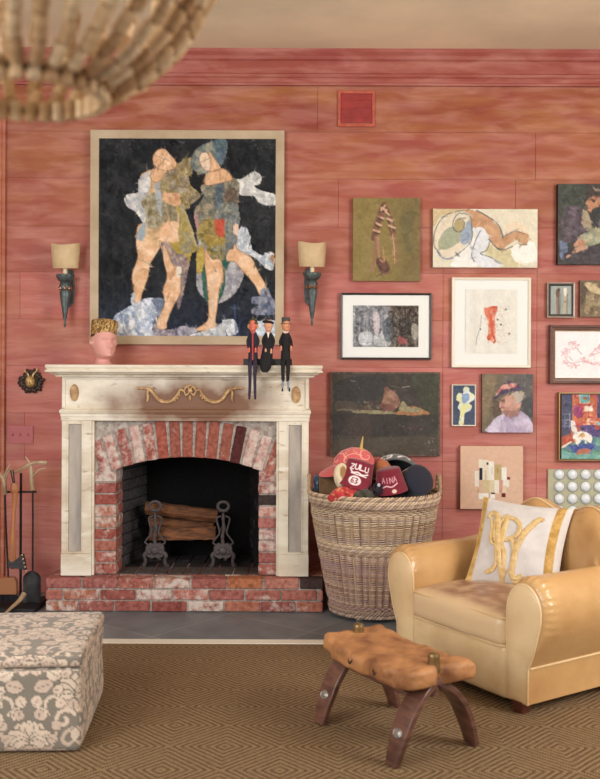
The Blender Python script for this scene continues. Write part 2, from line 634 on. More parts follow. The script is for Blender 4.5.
M_ceil = mat('tan_plaster', (244, 228, 196), rough=.9, vary=.25, nscale=1.3, bump=.08, bscale=40)
m = M(); m.box(RX0, RX1, RY0, WY + .05, CZ, CZ + .06); m.build('ceiling', M_ceil, smooth=False, kind='structure')
M_side = mat('side_wall_paint', (206, 186, 168), rough=.8)
m = M(); m.box(RX0 - .1, RX0, RY0, WY + .05, 0, CZ); m.build('wall_left', M_side, smooth=False, kind='structure')
m = M(); m.box(RX1, RX1 + .1, RY0, WY + .05, 0, CZ); m.build('wall_right', M_side, smooth=False, kind='structure')


def slate_material():
    m, nt, bs = nodes_of('slate_tiles')
    N, K = nt.nodes.new, nt.links.new
    tc = N('ShaderNodeTexCoord'); mp = N('ShaderNodeMapping')
    mp.inputs['Rotation'].default_value = (0, 0, rad(38)); mp.inputs['Location'].default_value = (.13, .1, 0)
    K(tc.outputs['Object'], mp.inputs[0])
    br = N('ShaderNodeTexBrick'); br.offset = 0; br.inputs['Scale'].default_value = 1
    br.inputs['Brick Width'].default_value = .6; br.inputs['Row Height'].default_value = .6
    br.inputs['Mortar Size'].default_value = .003; br.inputs['Mortar Smooth'].default_value = .2
    br.inputs['Color1'].default_value = L4((116, 120, 124)); br.inputs['Color2'].default_value = L4((102, 106, 110)); br.inputs['Mortar'].default_value = L4((150, 146, 142))
    K(mp.outputs[0], br.inputs['Vector'])
    no = N('ShaderNodeTexNoise'); no.inputs['Scale'].default_value = 7; no.inputs['Detail'].default_value = 8
    K(tc.outputs['Object'], no.inputs['Vector'])
    mx = N('ShaderNodeMix'); mx.data_type = 'RGBA'; mx.blend_type = 'OVERLAY'; mx.inputs['Factor'].default_value = .45
    K(br.outputs['Color'], mx.inputs['A']); K(no.outputs['Fac'], mx.inputs['B']); K(mx.outputs['Result'], bs.inputs['Base Color'])
    bs.inputs['Roughness'].default_value = .42
    bp = N('ShaderNodeBump'); bp.inputs['Strength'].default_value = .2; bp.inputs['Distance'].default_value = .01
    K(no.outputs['Fac'], bp.inputs['Height']); K(bp.outputs[0], bs.inputs['Normal'])
    return m


m = M(); m.box(RX0, RX1, RY0, WY + .05, -.06, 0); m.build('floor', slate_material(), smooth=False, kind='structure')


# ------------------------------------------------------------------ rug
def rug_material():
    m, nt, bs = nodes_of('sisal_weave')
    N, K = nt.nodes.new, nt.links.new
    tc = N('ShaderNodeTexCoord'); sp = N('ShaderNodeSeparateXYZ'); K(tc.outputs['Object'], sp.inputs[0])

    def ma(op, a, b=None, c=None):
        x = N('ShaderNodeMath'); x.operation = op
        for i, q in enumerate((a, b, c)):
            if q is None: continue
            if isinstance(q, (int, float)): x.inputs[i].default_value = q
            else: K(q, x.inputs[i])
        return x.outputs[0]
    # stepped coordinates give the weave its square knots
    sx = ma('SNAP', sp.outputs['X'], .0075); sy = ma('SNAP', sp.outputs['Y'], .0075)
    dx = ma('PINGPONG', ma('ADD', sx, .07), .21); dy = ma('PINGPONG', ma('ADD', sy, .05), .21)
    d = ma('ADD', dx, dy)
    st = ma('PINGPONG', d, .0160)
    fac = ma('MULTIPLY', st, 1 / .0160)
    mr = N('ShaderNodeMapRange'); mr.inputs['From Min'].default_value = .25; mr.inputs['From Max'].default_value = .75; K(fac, mr.inputs['Value'])
    # knots
    rowi = ma('FLOOR', ma('DIVIDE', sp.outputs['Y'], .0075))
    kx = ma('ABSOLUTE', ma('SINE', ma('MULTIPLY', ma('ADD', sp.outputs['X'], ma('MULTIPLY', rowi, .0065)), PI / .0130)))
    ky = ma('ABSOLUTE', ma('SINE', ma('MULTIPLY', sp.outputs['Y'], PI / .0075)))
    kn = ma('MULTIPLY', kx, ky)
    no = N('ShaderNodeTexNoise'); no.inputs['Scale'].default_value = 60; no.inputs['Detail'].default_value = 4; K(tc.outputs['Object'], no.inputs['Vector'])
    n2 = N('ShaderNodeTexNoise'); n2.inputs['Scale'].default_value = 1.6; n2.inputs['Detail'].default_value = 3; K(tc.outputs['Object'], n2.inputs['Vector'])
    f1 = ma('MULTIPLY_ADD', ma('SUBTRACT', no.outputs['Fac'], .5), 1.1, mr.outputs[0])
    cl = N('ShaderNodeClamp'); K(f1, cl.inputs[0])
    mx = N('ShaderNodeMix'); mx.data_type = 'RGBA'
    mx.inputs['A'].default_value = L4((112, 84, 54)); mx.inputs['B'].default_value = L4((188, 158, 118)); K(cl.outputs[0], mx.inputs['Factor'])
    m2 = N('ShaderNodeMix'); m2.data_type = 'RGBA'; m2.blend_type = 'MULTIPLY'; m2.inputs['B'].default_value = L4((96, 78, 58))
    K(ma('MULTIPLY', ma('SUBTRACT', 1.0, kn), .85), m2.inputs['Factor']); K(mx.outputs['Result'], m2.inputs['A'])
    K(m2.outputs['Result'], bs.inputs['Base Color'])
    bs.inputs['Roughness'].default_value = .72; bs.inputs['Specular IOR Level'].default_value = .35; bs.inputs['Sheen Weight'].default_value = 0
    h = ma('ADD', ma('MULTIPLY', kn, .8), ma('MULTIPLY', mr.outputs[0], .5))
    bp = N('ShaderNodeBump'); bp.inputs['Strength'].default_value = .7; bp.inputs['Distance'].default_value = .004
    K(h, bp.inputs['Height']); K(bp.outputs[0], bs.inputs['Normal'])
    return m


rug = thing('area_rug', 'brown sisal rug with concentric diamond weave and a pale bound edge', 'rug', (0, 3.4, 0))
m = M(); m.box(RX0 + .15, RX1 - .2, 1.6, 4.89, .0005, .012); m.build('woven_field', rug_material(), rug, world=True, smooth=False, bevel=.002)
m = M(); m.box(RX0 + .15, RX1 - .2, 4.89, 4.965, .0005, .015)
m.build('binding', mat('rug_binding', (214, 206, 190), rough=.8, bump=.3, bscale=200), rug, world=True, smooth=False, bevel=.004, label='pale cream bound edge')


# ================================================================== FIREPLACE
def brick_material(name='old_brick', white=(206, 196, 186)):
    m, nt, bs = nodes_of(name)
    N, K = nt.nodes.new, nt.links.new
    tc = N('ShaderNodeTexCoord'); at = N('ShaderNodeAttribute'); at.attribute_name = 'Col'
    no = N('ShaderNodeTexNoise'); no.inputs['Scale'].default_value = 20; no.inputs['Detail'].default_value = 8; no.inputs['Roughness'].default_value = .7
    K(tc.outputs['Object'], no.inputs['Vector'])
    # alpha = how much old limewash stays on that brick
    s = N('ShaderNodeMath'); s.operation = 'MULTIPLY_ADD'; s.inputs[1].default_value = 1.0; s.inputs[2].default_value = -.5
    K(at.outputs['Alpha'], s.inputs[0])
    ad = N('ShaderNodeMath'); ad.operation = 'ADD'; K(s.outputs[0], ad.inputs[0]); K(no.outputs['Fac'], ad.inputs[1])
    mr = N('ShaderNodeMapRange'); mr.inputs['From Min'].default_value = .48; mr.inputs['From Max'].default_value = .66; mr.inputs['To Max'].default_value = .85
    K(ad.outputs[0], mr.inputs['Value'])
    n2 = N('ShaderNodeTexNoise'); n2.inputs['Scale'].default_value = 45; n2.inputs['Detail'].default_value = 6; K(tc.outputs['Object'], n2.inputs['Vector'])
    mv = N('ShaderNodeMix'); mv.data_type = 'RGBA'; mv.blend_type = 'MULTIPLY'
    r2 = N('ShaderNodeMapRange'); r2.inputs['From Min'].default_value = .4; r2.inputs['From Max'].default_value = .7; r2.inputs['To Max'].default_value = .8
    K(n2.outputs['Fac'], r2.inputs['Value']); K(r2.outputs[0], mv.inputs['Factor'])
    K(at.outputs['Color'], mv.inputs['A']); mv.inputs['B'].default_value = L4((176, 150, 144))
    mx = N('ShaderNodeMix'); mx.data_type = 'RGBA'; K(mr.outputs[0], mx.inputs['Factor']); K(mv.outputs['Result'], mx.inputs['A']); mx.inputs['B'].default_value = L4(white)
    K(mx.outputs['Result'], bs.inputs['Base Color'])
    bs.inputs['Roughness'].default_value = .88; bs.inputs['Specular IOR Level'].default_value = .2
    bp = N('ShaderNodeBump'); bp.inputs['Strength'].default_value = .6; bp.inputs['Distance'].default_value = .006
    K(n2.outputs['Fac'], bp.inputs['Height']); K(bp.outputs[0], bs.inputs['Normal'])
    return m


M_brick = brick_material()
fire = thing('fireplace', 'white distressed wooden mantelpiece around an arched red brick fireplace on a raised brick hearth', 'fireplace',
             (P(184, 600, FY).x, 5.75, 0))
REDS = [(172, 108, 96), (162, 94, 84), (178, 118, 104), (154, 92, 84), (172, 110, 90), (168, 108, 102)]


def brick_col(r, wprob=.45):
    c = np.array(r.choice(REDS), float) + r.uniform(-10, 10)
    return (*lin(c), r.uniform(.46, .62) if r.random() < wprob else r.uniform(.34, .46))


MORT = (*lin((166, 158, 150)), .45)
def brick(m, x0, x1, y0, y1, z0, z1, r, wprob=.45, col=None, mtx=None):
    m.col = col or brick_col(r, wprob)
    j = .0022
    T = Matrix.Translation((r.uniform(-j, j), r.uniform(-j, j) * .8, r.uniform(-j, j) * .5))
    if mtx is not None: T = T @ mtx
    m.box(x0, x1, y0, y1, z0, z1, T)


# hearth: three courses of running bond
m = M(); r = random.Random(5)
HX0, HX1 = P(45.5, 590, FY).x, P(323, 590, FY).x
HT = .200
ch = HT / 3
L = .213
for row in range(3):
    z0, z1 = row * ch + .005, (row + 1) * ch - .004
    x = HX0 - (L * .5 if row == 1 else L * (.08 if row == 0 else 0.0))
    while x < HX1 - .01:
        a, b = max(x, HX0), min(x + L - .010, HX1)
        if b - a > .02:
            col = None
            if row == 2 and abs(b - HX1) < .02: col = (*lin((74, 58, 56)), .25)
            if row == 2 and abs((a + b) / 2 - P(232, 580, FY).x) < .09: col = (*lin((176, 112, 80)), .35)
            brick(m, a, b, FY, FY + .10, z0, z1, r, .5, col)
        x += L
    for yy in (FY + .11, FY + .24, FY + .37):
        for xa in (HX0, HX1 - .09):
            brick(m, xa, xa + .09, yy, min(yy + .12, WY - .01), z0, z1, r, .5)
# top paving behind the front course
x = HX0
while x < HX1 - .02:
    brick(m, x, min(x + .098, HX1), FY + .105, FY + .30, HT - .07, HT - .004, r, .45)
    brick(m, x, min(x + .098, HX1), FY + .305, WY - .01, HT - .07, HT - .004, r, .45)
    x += .104
m.col = MORT
m.box(HX0 + .008, HX1 - .008, FY + .009, WY - .005, 0.0005, HT - .010)
m.build('brick_hearth', M_brick, fire, world=True, smooth=False, bevel=.006, label='low brick hearth step of three courses')

# brick facing with flat arch
YB = FY + .085                       # face of the brickwork
def bx(px): return P(px, 520, YB).x
def bz(py): return P(188, py, YB).z
OX0, OX1 = bx(116), bx(258.5)
BX0, BX1 = bx(88), bx(283)
ZTOP = bz(419)
zs0, zpk = bz(470.5), bz(458)
rise = zpk - zs0; half = (OX1 - OX0) / 2; R = (half * half + rise * rise) / (2 * rise)
xc = (OX0 + OX1) / 2; zc0 = zpk - R
m = M(); r = random.Random(21)
zj = HT; nj = 9; chj = (zs0 - .004 - HT) / nj
for side in (0, 1):
    for i in range(nj):
        col = None
        if side and i == 6: col = (*lin((66, 56, 54)), .3)
        a, b = (BX0, OX0) if side == 0 else (OX1, BX1)
        brick(m, a, b, YB, YB + .10, HT + i * chj + .005, HT + (i + 1) * chj - .004, r, .55, col)
        brick(m, a, b, YB + .11, YB + .21, HT + i * chj + .005, HT + (i + 1) * chj - .004, r, .3)
nv = 15
a_half = math.asin(half / R) * 1.23
for i in range(nv):
    a0 = -a_half + 2 * a_half * i / nv; a1 = -a_half + 2 * a_half * (i + 1) / nv
    ac = (a0 + a1) / 2
    ww = R * (a1 - a0) * .5 - .0055
    hgt = .222 + (.0 if abs(ac) < a_half * .7 else -.014)
    lean = ac * .85
    col = None
    u = i / (nv - 1)
    if i == 11: col = (*lin((84, 44, 44)), .15)
    elif i in (12, 13, 1, 3): col = (*lin((186, 134, 126)), .58)
    elif .3 < u < .78: col = (*lin((158 + r.uniform(-8, 8), 92, 78)), .36)
    px_, pz_ = xc + R * math.sin(ac), zc0 + R * math.cos(ac)
    T = Matrix.Translation((px_, 0, pz_ + .004)) @ Matrix.Rotation(lean, 4, 'Y')
    brick(m, -ww, ww, YB, YB + .10, 0.0, hgt, r, .5, col, T)
# mortar body cut by the opening
m.col = MORT
arc = [(xc + (R + .005) * math.sin(t), zc0 + (R + .005) * math.cos(t)) for t in np.linspace(-math.asin(half / R), math.asin(half / R), 24)]
poly = [(BX0, HT), (OX0 - .005, HT)] + arc + [(OX1 + .005, HT), (BX1, HT), (BX1, ZTOP), (BX0, ZTOP)]
m.prism(poly, YB + .008, YB + .20)
m.build('brick_surround', M_brick, fire, world=True, smooth=False, bevel=.005, label='red brick facing with a low soldier arch')

# firebox: splayed brick-lined recess
M_soot = brick_material('sooty_brick', (92, 92, 96))
m = M(); r = random.Random(8)
YR = WY + .22
sp = .10
def soot(px): return (*lin(np.array(px) + r.uniform(-6, 6)), r.uniform(.1, .5))
for i in range(11):
    z0 = HT + i * .067
    for j in range(4):
        off = .1 if i % 2 else 0
        t0, t1 = max(0, (j * .213 - off) / .56), min(1, (j * .213 + .203 - off) / .56)
        if t1 <= t0: continue
        for sx, ox, g0 in ((1, OX0 - .012, (78, 76, 78)), (-1, OX1 + .012, (34, 31, 31))):  # left cheek paler as lit from the right, painted in; right cheek sootier
            xa, xb = ox + sx * sp * t0, ox + sx * sp * t1
            ya, yb = YB + .18 + t0 * (YR - YB - .18), YB + .18 + t1 * (YR - YB - .18)
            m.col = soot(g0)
            vs = [(xa, ya, z0), (xb, yb, z0), (xb - sx * .05, yb, z0), (xa - sx * .05, ya, z0)]
            vs += [(x, y, z0 + .060) for x, y, _ in vs]
            m.add(vs, [(0, 1, 5, 4), (4, 5, 6, 7), (0, 4, 7, 3), (1, 2, 6, 5), (0, 3, 2, 1), (3, 7, 6, 2)])
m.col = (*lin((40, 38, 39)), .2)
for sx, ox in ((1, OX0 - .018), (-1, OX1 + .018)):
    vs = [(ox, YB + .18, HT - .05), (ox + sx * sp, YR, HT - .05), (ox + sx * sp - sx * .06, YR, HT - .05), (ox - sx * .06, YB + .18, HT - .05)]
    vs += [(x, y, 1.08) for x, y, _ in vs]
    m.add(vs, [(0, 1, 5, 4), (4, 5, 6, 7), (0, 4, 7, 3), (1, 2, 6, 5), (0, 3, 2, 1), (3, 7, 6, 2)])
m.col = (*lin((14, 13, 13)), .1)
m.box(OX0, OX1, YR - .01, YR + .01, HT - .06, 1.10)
m.box(OX0 - .1, OX1 + .1, YB + .03, YR + .01, 1.06, 1.10)
m.col = (*lin((70, 62, 60)), .3)
for i in range(9):
    x0 = OX0 + .01 + i * .098
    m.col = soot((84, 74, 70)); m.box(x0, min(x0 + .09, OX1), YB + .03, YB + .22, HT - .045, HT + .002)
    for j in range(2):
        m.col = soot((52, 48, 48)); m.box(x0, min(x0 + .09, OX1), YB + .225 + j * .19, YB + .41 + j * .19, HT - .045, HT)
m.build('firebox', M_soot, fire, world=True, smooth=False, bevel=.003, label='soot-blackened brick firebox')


# mantelpiece -------------------------------------------------------
def paintwood():
    m, nt, bs = nodes_of('distressed_cream_paint')
    N, K = nt.nodes.new, nt.links.new
    tc = N('ShaderNodeTexCoord')

    def noise(scale, stretch, lo, hi, top=1.0, dist=0):
        mp = N('ShaderNodeMapping'); mp.inputs['Scale'].default_value = stretch; K(tc.outputs['Object'], mp.inputs[0])
        n = N('ShaderNodeTexNoise'); n.inputs['Scale'].default_value = scale; n.inputs['Detail'].default_value = 7; n.inputs['Distortion'].default_value = dist
        K(mp.outputs[0], n.inputs['Vector'])
        r = N('ShaderNodeMapRange'); r.inputs['From Min'].default_value = lo; r.inputs['From Max'].default_value = hi; r.inputs['To Max'].default_value = top
        K(n.outputs['Fac'], r.inputs['Value']); return r.outputs[0]

    def mix(a, b, f):
        x = N('ShaderNodeMix'); x.data_type = 'RGBA'
        if isinstance(a, tuple): x.inputs['A'].default_value = a
        else: K(a, x.inputs['A'])
        x.inputs['B'].default_value = b; K(f, x.inputs['Factor']); return x.outputs['Result']
    c = mix(L4((224, 216, 198)), L4((190, 172, 146)), noise(3.0, (1, 1, 2.5), .42, .68, .8))
    c = mix(c, L4((232, 226, 212)), noise(5, (.6, 1, 2.4), .55, .68, .75, .5))
    c = mix(c, L4((150, 116, 80)), noise(14, (.8, 1, 3), .60, .74, .75))
    # soot blown up out of the opening: a stain centred over the arch
    sp_ = N('ShaderNodeSeparateXYZ'); K(tc.outputs['Object'], sp_.inputs[0])

    def ma(op, a, b):
        x = N('ShaderNodeMath'); x.operation = op
        for i, q in enumerate((a, b)):
            if isinstance(q, (int, float)): x.inputs[i].default_value = q
            else: K(q, x.inputs[i])
        return x.outputs[0]
    fxp = P(184, 600, FY).x
    dx = ma('MULTIPLY', ma('SUBTRACT', sp_.outputs['X'], bx(192) - fxp), 1.6)
    dz = ma('MULTIPLY', ma('SUBTRACT', sp_.outputs['Z'], 1.21), 5.0)
    d = ma('SQRT', ma('ADD', ma('MULTIPLY', dx, dx), ma('MULTIPLY', dz, dz)), 0)
    dd = ma('ADD', d, ma('MULTIPLY', ma('SUBTRACT', noise(6, (1, 1, 1), 0, 1), .5), .9))
    rr = N('ShaderNodeMapRange'); rr.inputs['From Min'].default_value = 1.02; rr.inputs['From Max'].default_value = .42; rr.inputs['To Max'].default_value = .95
    K(dd, rr.inputs['Value'])
    c = mix(c, L4((110, 68, 40)), rr.outputs[0])
    K(c, bs.inputs['Base Color'])
    bs.inputs['Roughness'].default_value = .6
    n = noise(40, (1, 1, 1.5), 0, 1)
    bp = N('ShaderNodeBump'); bp.inputs['Strength'].default_value = .25; bp.inputs['Distance'].default_value = .004
    K(n, bp.inputs['Height']); K(bp.outputs[0], bs.inputs['Normal'])
    return m


M_cream = paintwood()
M_gray = mat('blue_grey_paint', (140, 132, 128), rough=.6, col2=(176, 166, 154), nscale=5, stretch=(3, 1, .6), bump=.2)
M_orn = mat('ochre_gesso', (200, 162, 114), rough=.55, col2=(150, 110, 70), nscale=30, bump=.2)
YM = FY + .055                        # face of pilasters
def mx_(px): return P(px, 480, YM).x
def mz_(py): return P(184, py, YM).z
PX = [mx_(v) for v in (61.5, 91.5, 278.5, 308.5)]


def moulding(m, prof, x0, x1, yback):
    """profile [(projection, z)] along the front with mitred returns on both sides; projection measured from YM"""
    ring = []
    for pj, z in prof:
        ring.append([(x0 - pj, yback, z), (x0 - pj, YM - pj, z), (x1 + pj, YM - pj, z), (x1 + pj, yback, z)])
    vs = [p for g_ in ring for p in g_]
    fs = []
    for i in range(len(ring) - 1):
        for j in range(3):
            fs.append((i * 4 + j, i * 4 + j + 1, (i + 1) * 4 + j + 1, (i + 1) * 4 + j))
    fs.append((0, 1, 2, 3)); k = (len(ring) - 1) * 4; fs.append((k + 3, k + 2, k + 1, k))
    for i in range(len(ring) - 1): fs.append((i * 4 + 3, i * 4, (i + 1) * 4, (i + 1) * 4 + 3))
    m.add(vs, fs)


zt = 1.448
m = M()
S = 1 / 172.0
def prof(*a): return [(p, zt - d * S) for p, d in a]
moulding(m, prof((.03, 12.2), (.032, 11.2), (.036, 10.4), (.055, 9.2), (.062, 8.0), (.080, 7.4), (.082, 5.6), (.070, 5.2), (.076, 3.6), (.080, 2.4), (.080, .4), (.077, 0)), PX[0], PX[3], WY - .002)
m.build('mantel_shelf', M_cream, fire, world=True, smooth=False, bevel=.0015, label='moulded mantel shelf')
m = M()
zf0, zf1 = mz_(410), zt - 12.0 * S
m.box(PX[0] + .004, PX[3] - .004, YM + .012, WY - .002, zf0, zf1 + .01)
for a, b in ((PX[0], PX[0] + .020), (PX[3] - .020, PX[3])): m.box(a, b, YM + .002, YM + .03, zf0, zf1 + .008)
m.box(PX[0], PX[3], YM + .003, YM + .03, zf1 - .016, zf1 + .008); m.box(PX[0], PX[3], YM + .002, YM + .03, zf0, zf0 + .012)
m.build('frieze', M_cream, fire, world=True, smooth=False, bevel=.003)
m = M()
z = lambda py: mz_(py)
moulding(m, [(-.01, z(421)), (.004, z(421)), (.004, z(417.5)), (.007, z(417)), (.007, z(414.5)), (.011, z(413.5)), (.014, z(411.5)), (.010, z(410)), (.0, z(409))], PX[0], PX[3], WY - .002)
m.build('architrave', M_cream, fire, world=True, smooth=False, bevel=.0015)
# pilasters
for side in (0, 1):
    a, b = (PX[0], PX[1]) if side == 0 else (PX[2], PX[3])
    e0, e1 = (.034, .052) if side == 0 else (.052, .034)      # widths of outer / inner stiles
    z0, z1 = HT + .001, z(421)
    zpl = z(554)
    m = M()
    m.box(a, a + e0, YM, YM + .10, zpl, z1); m.box(b - e1, b, YM, YM + .10, zpl, z1)
    m.box(a, b, YM + .014, YM + .10, zpl, z1)
    m.box(a + e0 - .002, a + e0 + .007, YM - .004, YM + .02, zpl, z1 - .005); m.box(b - e1 - .007, b - e1 + .002, YM - .004, YM + .02, zpl, z1 - .005)
    m.box(a + e0 - .001, b - e1 + .001, YM + .001, YM + .02, z1 - .022, z1)
    m.box(a if side == 0 else b - .014, a + .014 if side == 0 else b, YM + .02, WY - .002, z0, z1)     # return to the wall
    xi = b if side == 0 else a
    s_ = 1 if side == 0 else -1
    x0_, x1_ = sorted((xi, xi + s_ * .013))
    m.box(x0_, x1_, YM + .008, YB + .01, z0, z1 - .001)
    pil = m.build('pilaster', M_cream, fire, world=True, smooth=False, bevel=.0025)
    m = M(); m.box(a - .002, b + .002, YM - .007, YM + .10, z0, zpl); m.box(a - .0005, b + .0005, YM - .003, YM + .10, zpl, zpl + .012)
    m.build('plinth', M_cream, pil, world=True, smooth=False, bevel=.003)
    m = M(); m.box(a + e0 + .007, b - e1 - .007, YM + .008, YM + .02, zpl + .012, z1 - .024)
    m.build('recessed_panel', M_gray, pil, world=True, smooth=False, bevel=.002, label='blue grey sunk panel')
    # oval patera on the frieze
    cx, cz = P(74 if side == 0 else 296, 392.8, YM).x, P(74, 392.8 if side == 0 else 394, YM).z
    m = M(); m.ball((cx, YM + .010, cz), (.027, .009, .051), 28, 10)
    m.tube([(cx + .024 * math.cos(t), YM + .006, cz + .046 * math.sin(t)) for t in np.linspace(0, 2 * PI, 28)[:-1]], .0025, 5, closed=True)
    m.build('oval_patera', M_orn, fire, world=True, label='ochre carved oval on the frieze')
# swag
m = M()
fp = lambda u, v: P(180 + u / 3.75, 300 + v / 3.75, YM + .004)
g3 = lambda u, v: P(u / 3.333, 300 + v / 3.333, YM + .004)
def sw(pts, r0, r1):
    q = spline([tuple(p) for p in pts], 6); k = len(q)
    m.tube(q, [r0 + (r1 - r0) * math.sin(PI * i / (k - 1)) for i in range(k)], 6)
pp = lambda x, y: P(x, y, YM + .004)
for s_ in (-1, 1):
    f = lambda dx, y: pp(190 + s_ * dx, y)
    sw([f(6, 391), f(10, 390), f(12, 394), f(18, 400.5), f(26, 402), f(33, 398.5), f(38, 391.5), f(43, 388.5), f(49, 388), f(53, 388.5)], .006, .012)
    sw([f(41, 389), f(42.5, 393), f(42, 398), f(43, 402)], .005, .008)
    sw([f(38, 390), f(37, 387.5), f(34, 389)], .003, .004)
    for i in range(9):
        t = i / 8; a = PI * (.1 + .8 * t)
        m.ball(f(24 + 13 * -math.cos(a) - 1, 393 + 9 * math.sin(a)), (.008, .005, .008), 8, 5)
    sw([f(6, 391), f(3, 387), f(0, 390)], .003, .006); sw([f(6, 391), f(4, 395), f(1, 393)], .003, .006)
m.ball(pp(190, 391), (.016, .008, .014), 12, 6); m.ball(pp(190, 398), (.009, .006, .018), 10, 6)
sw([pp(184, 388), pp(190, 385.5), pp(196, 388)], .003, .006)
m.build('swag_ornament', M_orn, fire, world=True, label='carved ochre ribbon swag')

# logs and firedogs --------------------------------------------------
M_log = mat('split_log', (128, 80, 46), rough=.85, col2=(70, 42, 26), nscale=9, stretch=(1, 6, 6), bump=.6, bscale=30, bstretch=(1, 6, 6))
M_bark = mat('log_bark', (92, 66, 48), rough=.95, col2=(60, 44, 34), nscale=14, bump=.8, bscale=25)
YL = 5.95
def log(p0, p1, rr, seed, label, Y):
    a, b = P(p0[0], p0[1], Y), P(p1[0], p1[1], Y)
    r = random.Random(seed)
    c = (a + b) / 2
    t = thing('firewood_log', label, 'log', c, group=None)
    m = M(); nseg = 12; ns = 14
    d = (b - a)
    prof = [1 + r.uniform(-.16, .10) for _ in range(nseg)]
    flat = r.randrange(nseg)
    for q in range(3): prof[(flat + q) % nseg] = .74
    pts = []
    for i in range(ns):
        p = a + d * (i / (ns - 1)); wob = Vector((0, r.uniform(-.003, .003), r.uniform(-.003, .003)))
        pts.append([p + wob + Vector((0, math.cos(2 * PI * j / nseg), math.sin(2 * PI * j / nseg))) * rr * prof[j] * (1 + r.uniform(-.03, .03)) for j in range(nseg)])
    vs = [q for g_ in pts for q in g_]
    m.add(vs, [(i * nseg + j, i * nseg + (j + 1) % nseg, (i + 1) * nseg + (j + 1) % nseg, (i + 1) * nseg + j) for i in range(ns - 1) for j in range(nseg)]
          + [tuple(range(nseg)), tuple((ns - 1) * nseg + j for j in range(nseg))])
    m.build('split_wood', M_log, t, world=True, sharp=30)
    m = M(); hh = [q for q in range(nseg) if not (0 <= (q - flat) % nseg < 3)]
    return t


log((150, 535), (216, 534), .050, 3, 'split log lying lowest in the fireplace, front of the pile', 5.97)
log((150, 522), (214, 526), .046, 14, 'pale split log in the middle of the fireplace pile', 6.06)
log((146, 509), (218, 517), .050, 29, 'dark thick log on top of the pile in the fireplace', 6.01)

M_iron = mat('grey_cast_iron', (78, 70, 70), rough=.6, metal=.3, bump=.3, bscale=60)


def firedog():
    t = thing('andiron', 'ornate iron firedog with a ring top at the left of the logs', 'andiron', (P(155, 565, 5.88).x, 5.88, HT), group='pair of ring-topped firedogs')
    s = .0061                      # metres per photo pixel at this depth
    m = M()
    m.tube(spline([(0, 0, .14), (-.004, 0, .19), (.004, 0, .24), (0, 0, .29), (0, 0, .335)], 5), [.014, .011, .013, .010, .011, .014, .010, .009, .012, .010, .012, .013, .010, .009, .009, .010, .012, .009, .008, .008, .009], 8)
    m.build('shaft', M_iron, t)
    m = M(); m.tube([(.034 * math.cos(a), 0, .375 + .028 * math.sin(a)) for a in np.linspace(0, 2 * PI, 25)[:-1]], .0095, 8, closed=True)
    m.tube([(-.026, 0, .345), (.026, 0, .345)], .006, 6)
    m.build('ring_finial', M_iron, t)
    m = M()
    for sx in (-1, 1):
        m.tube(spline([(sx * .012, 0, .315), (sx * .040, 0, .30), (sx * .030, 0, .25), (sx * .022, 0, .21), (sx * .046, 0, .175), (sx * .062, 0, .15), (sx * .04, 0, .135)], 5), .006, 6)
        m.tube(spline([(sx * .03, 0, .24), (sx * .018, 0, .225), (sx * .012, 0, .245)], 4), .004, 5)
    m.build('scrollwork', M_iron, t)
    m = M()
    m.prism([(-.055, .13), (-.06, .09), (-.05, .065), (-.02, .05), (0, .06), (.02, .05), (.05, .065), (.06, .09), (.055, .13), (.03, .15), (0, .14), (-.03, .15)], -.012, .012)
    m.ball((0, -.014, .10), (.028, .012, .026), 10, 6)
    for sx in (-1, 1): m.ball((sx * .034, -.012, .09), (.014, .008, .016), 8, 5)
    m.build('mask_plate', M_iron, t, bevel=.003)
    for sx in (-1, 1):
        m = M(); m.tube(spline([(sx * .045, 0, .09), (sx * .066, 0, .072), (sx * .060, 0, .04), (sx * .066, 0, .01), (sx * .080, -.01, .008)], 5), [.014] * 8 + [.011] * 8 + [.014] * 5, 8)
        m.build('leg', M_iron, t)
    m = M(); m.box(-.010, .010, .0, .19, .075, .093); m.box(-.012, .012, .18, .20, .0, .093); m.build('log_rest', M_iron, t, bevel=.002)
    return t


fd = firedog()
f2 = dup_tree(fd); f2['label'] = 'ornate iron firedog with a ring top at the right of the logs'
f2.location = (P(223, 565, 5.88).x, 5.88, HT)

# ================================================================== PICTURES
M_paint = mat('oil_paint', (128, 128, 128), rough=.55, vcol=True, bump=.25, bscale=120, spec=.4)
M_paint_m = mat('matt_print', (128, 128, 128), rough=.85, vcol=True, spec=.2)
M_glass = glass_mat()
M_blackf = mat('black_frame', (34, 28, 26), rough=.4)
M_brownf = mat('brown_wood_frame', (110, 70, 52), rough=.4, col2=(84, 52, 40), nscale=8, stretch=(1, 1, 6))
M_goldf = mat('thin_brass_frame', (150, 124, 84), rough=.35, metal=.5)
M_creamf = mat('cream_frame', (226, 218, 200), rough=.4)
M_mat = mat('white_mount_board', (236, 234, 228), rough=.9)
BACK = WY - .0005


def pic(name, label, rect, group=None):
    cx, cy = (rect[0] + rect[2]) / 2, (rect[1] + rect[3]) / 2
    p = P(cx, cy, BACK)
    return thing(name, label, 'painting' if 'paint' in name else 'picture', p, group=group)


def board(name, rect, Y, d, material, parent, label=None):
    x0, y0, x1, y1 = rect
    m = M()
    m.box(P(x0, (y0 + y1) / 2, Y).x, P(x1, (y0 + y1) / 2, Y).x, Y, Y + d, P((x0 + x1) / 2, y1, Y).z, P((x0 + x1) / 2, y0, Y).z)
    return m.build(name, material, parent, world=True, smooth=False, bevel=.001, label=label)


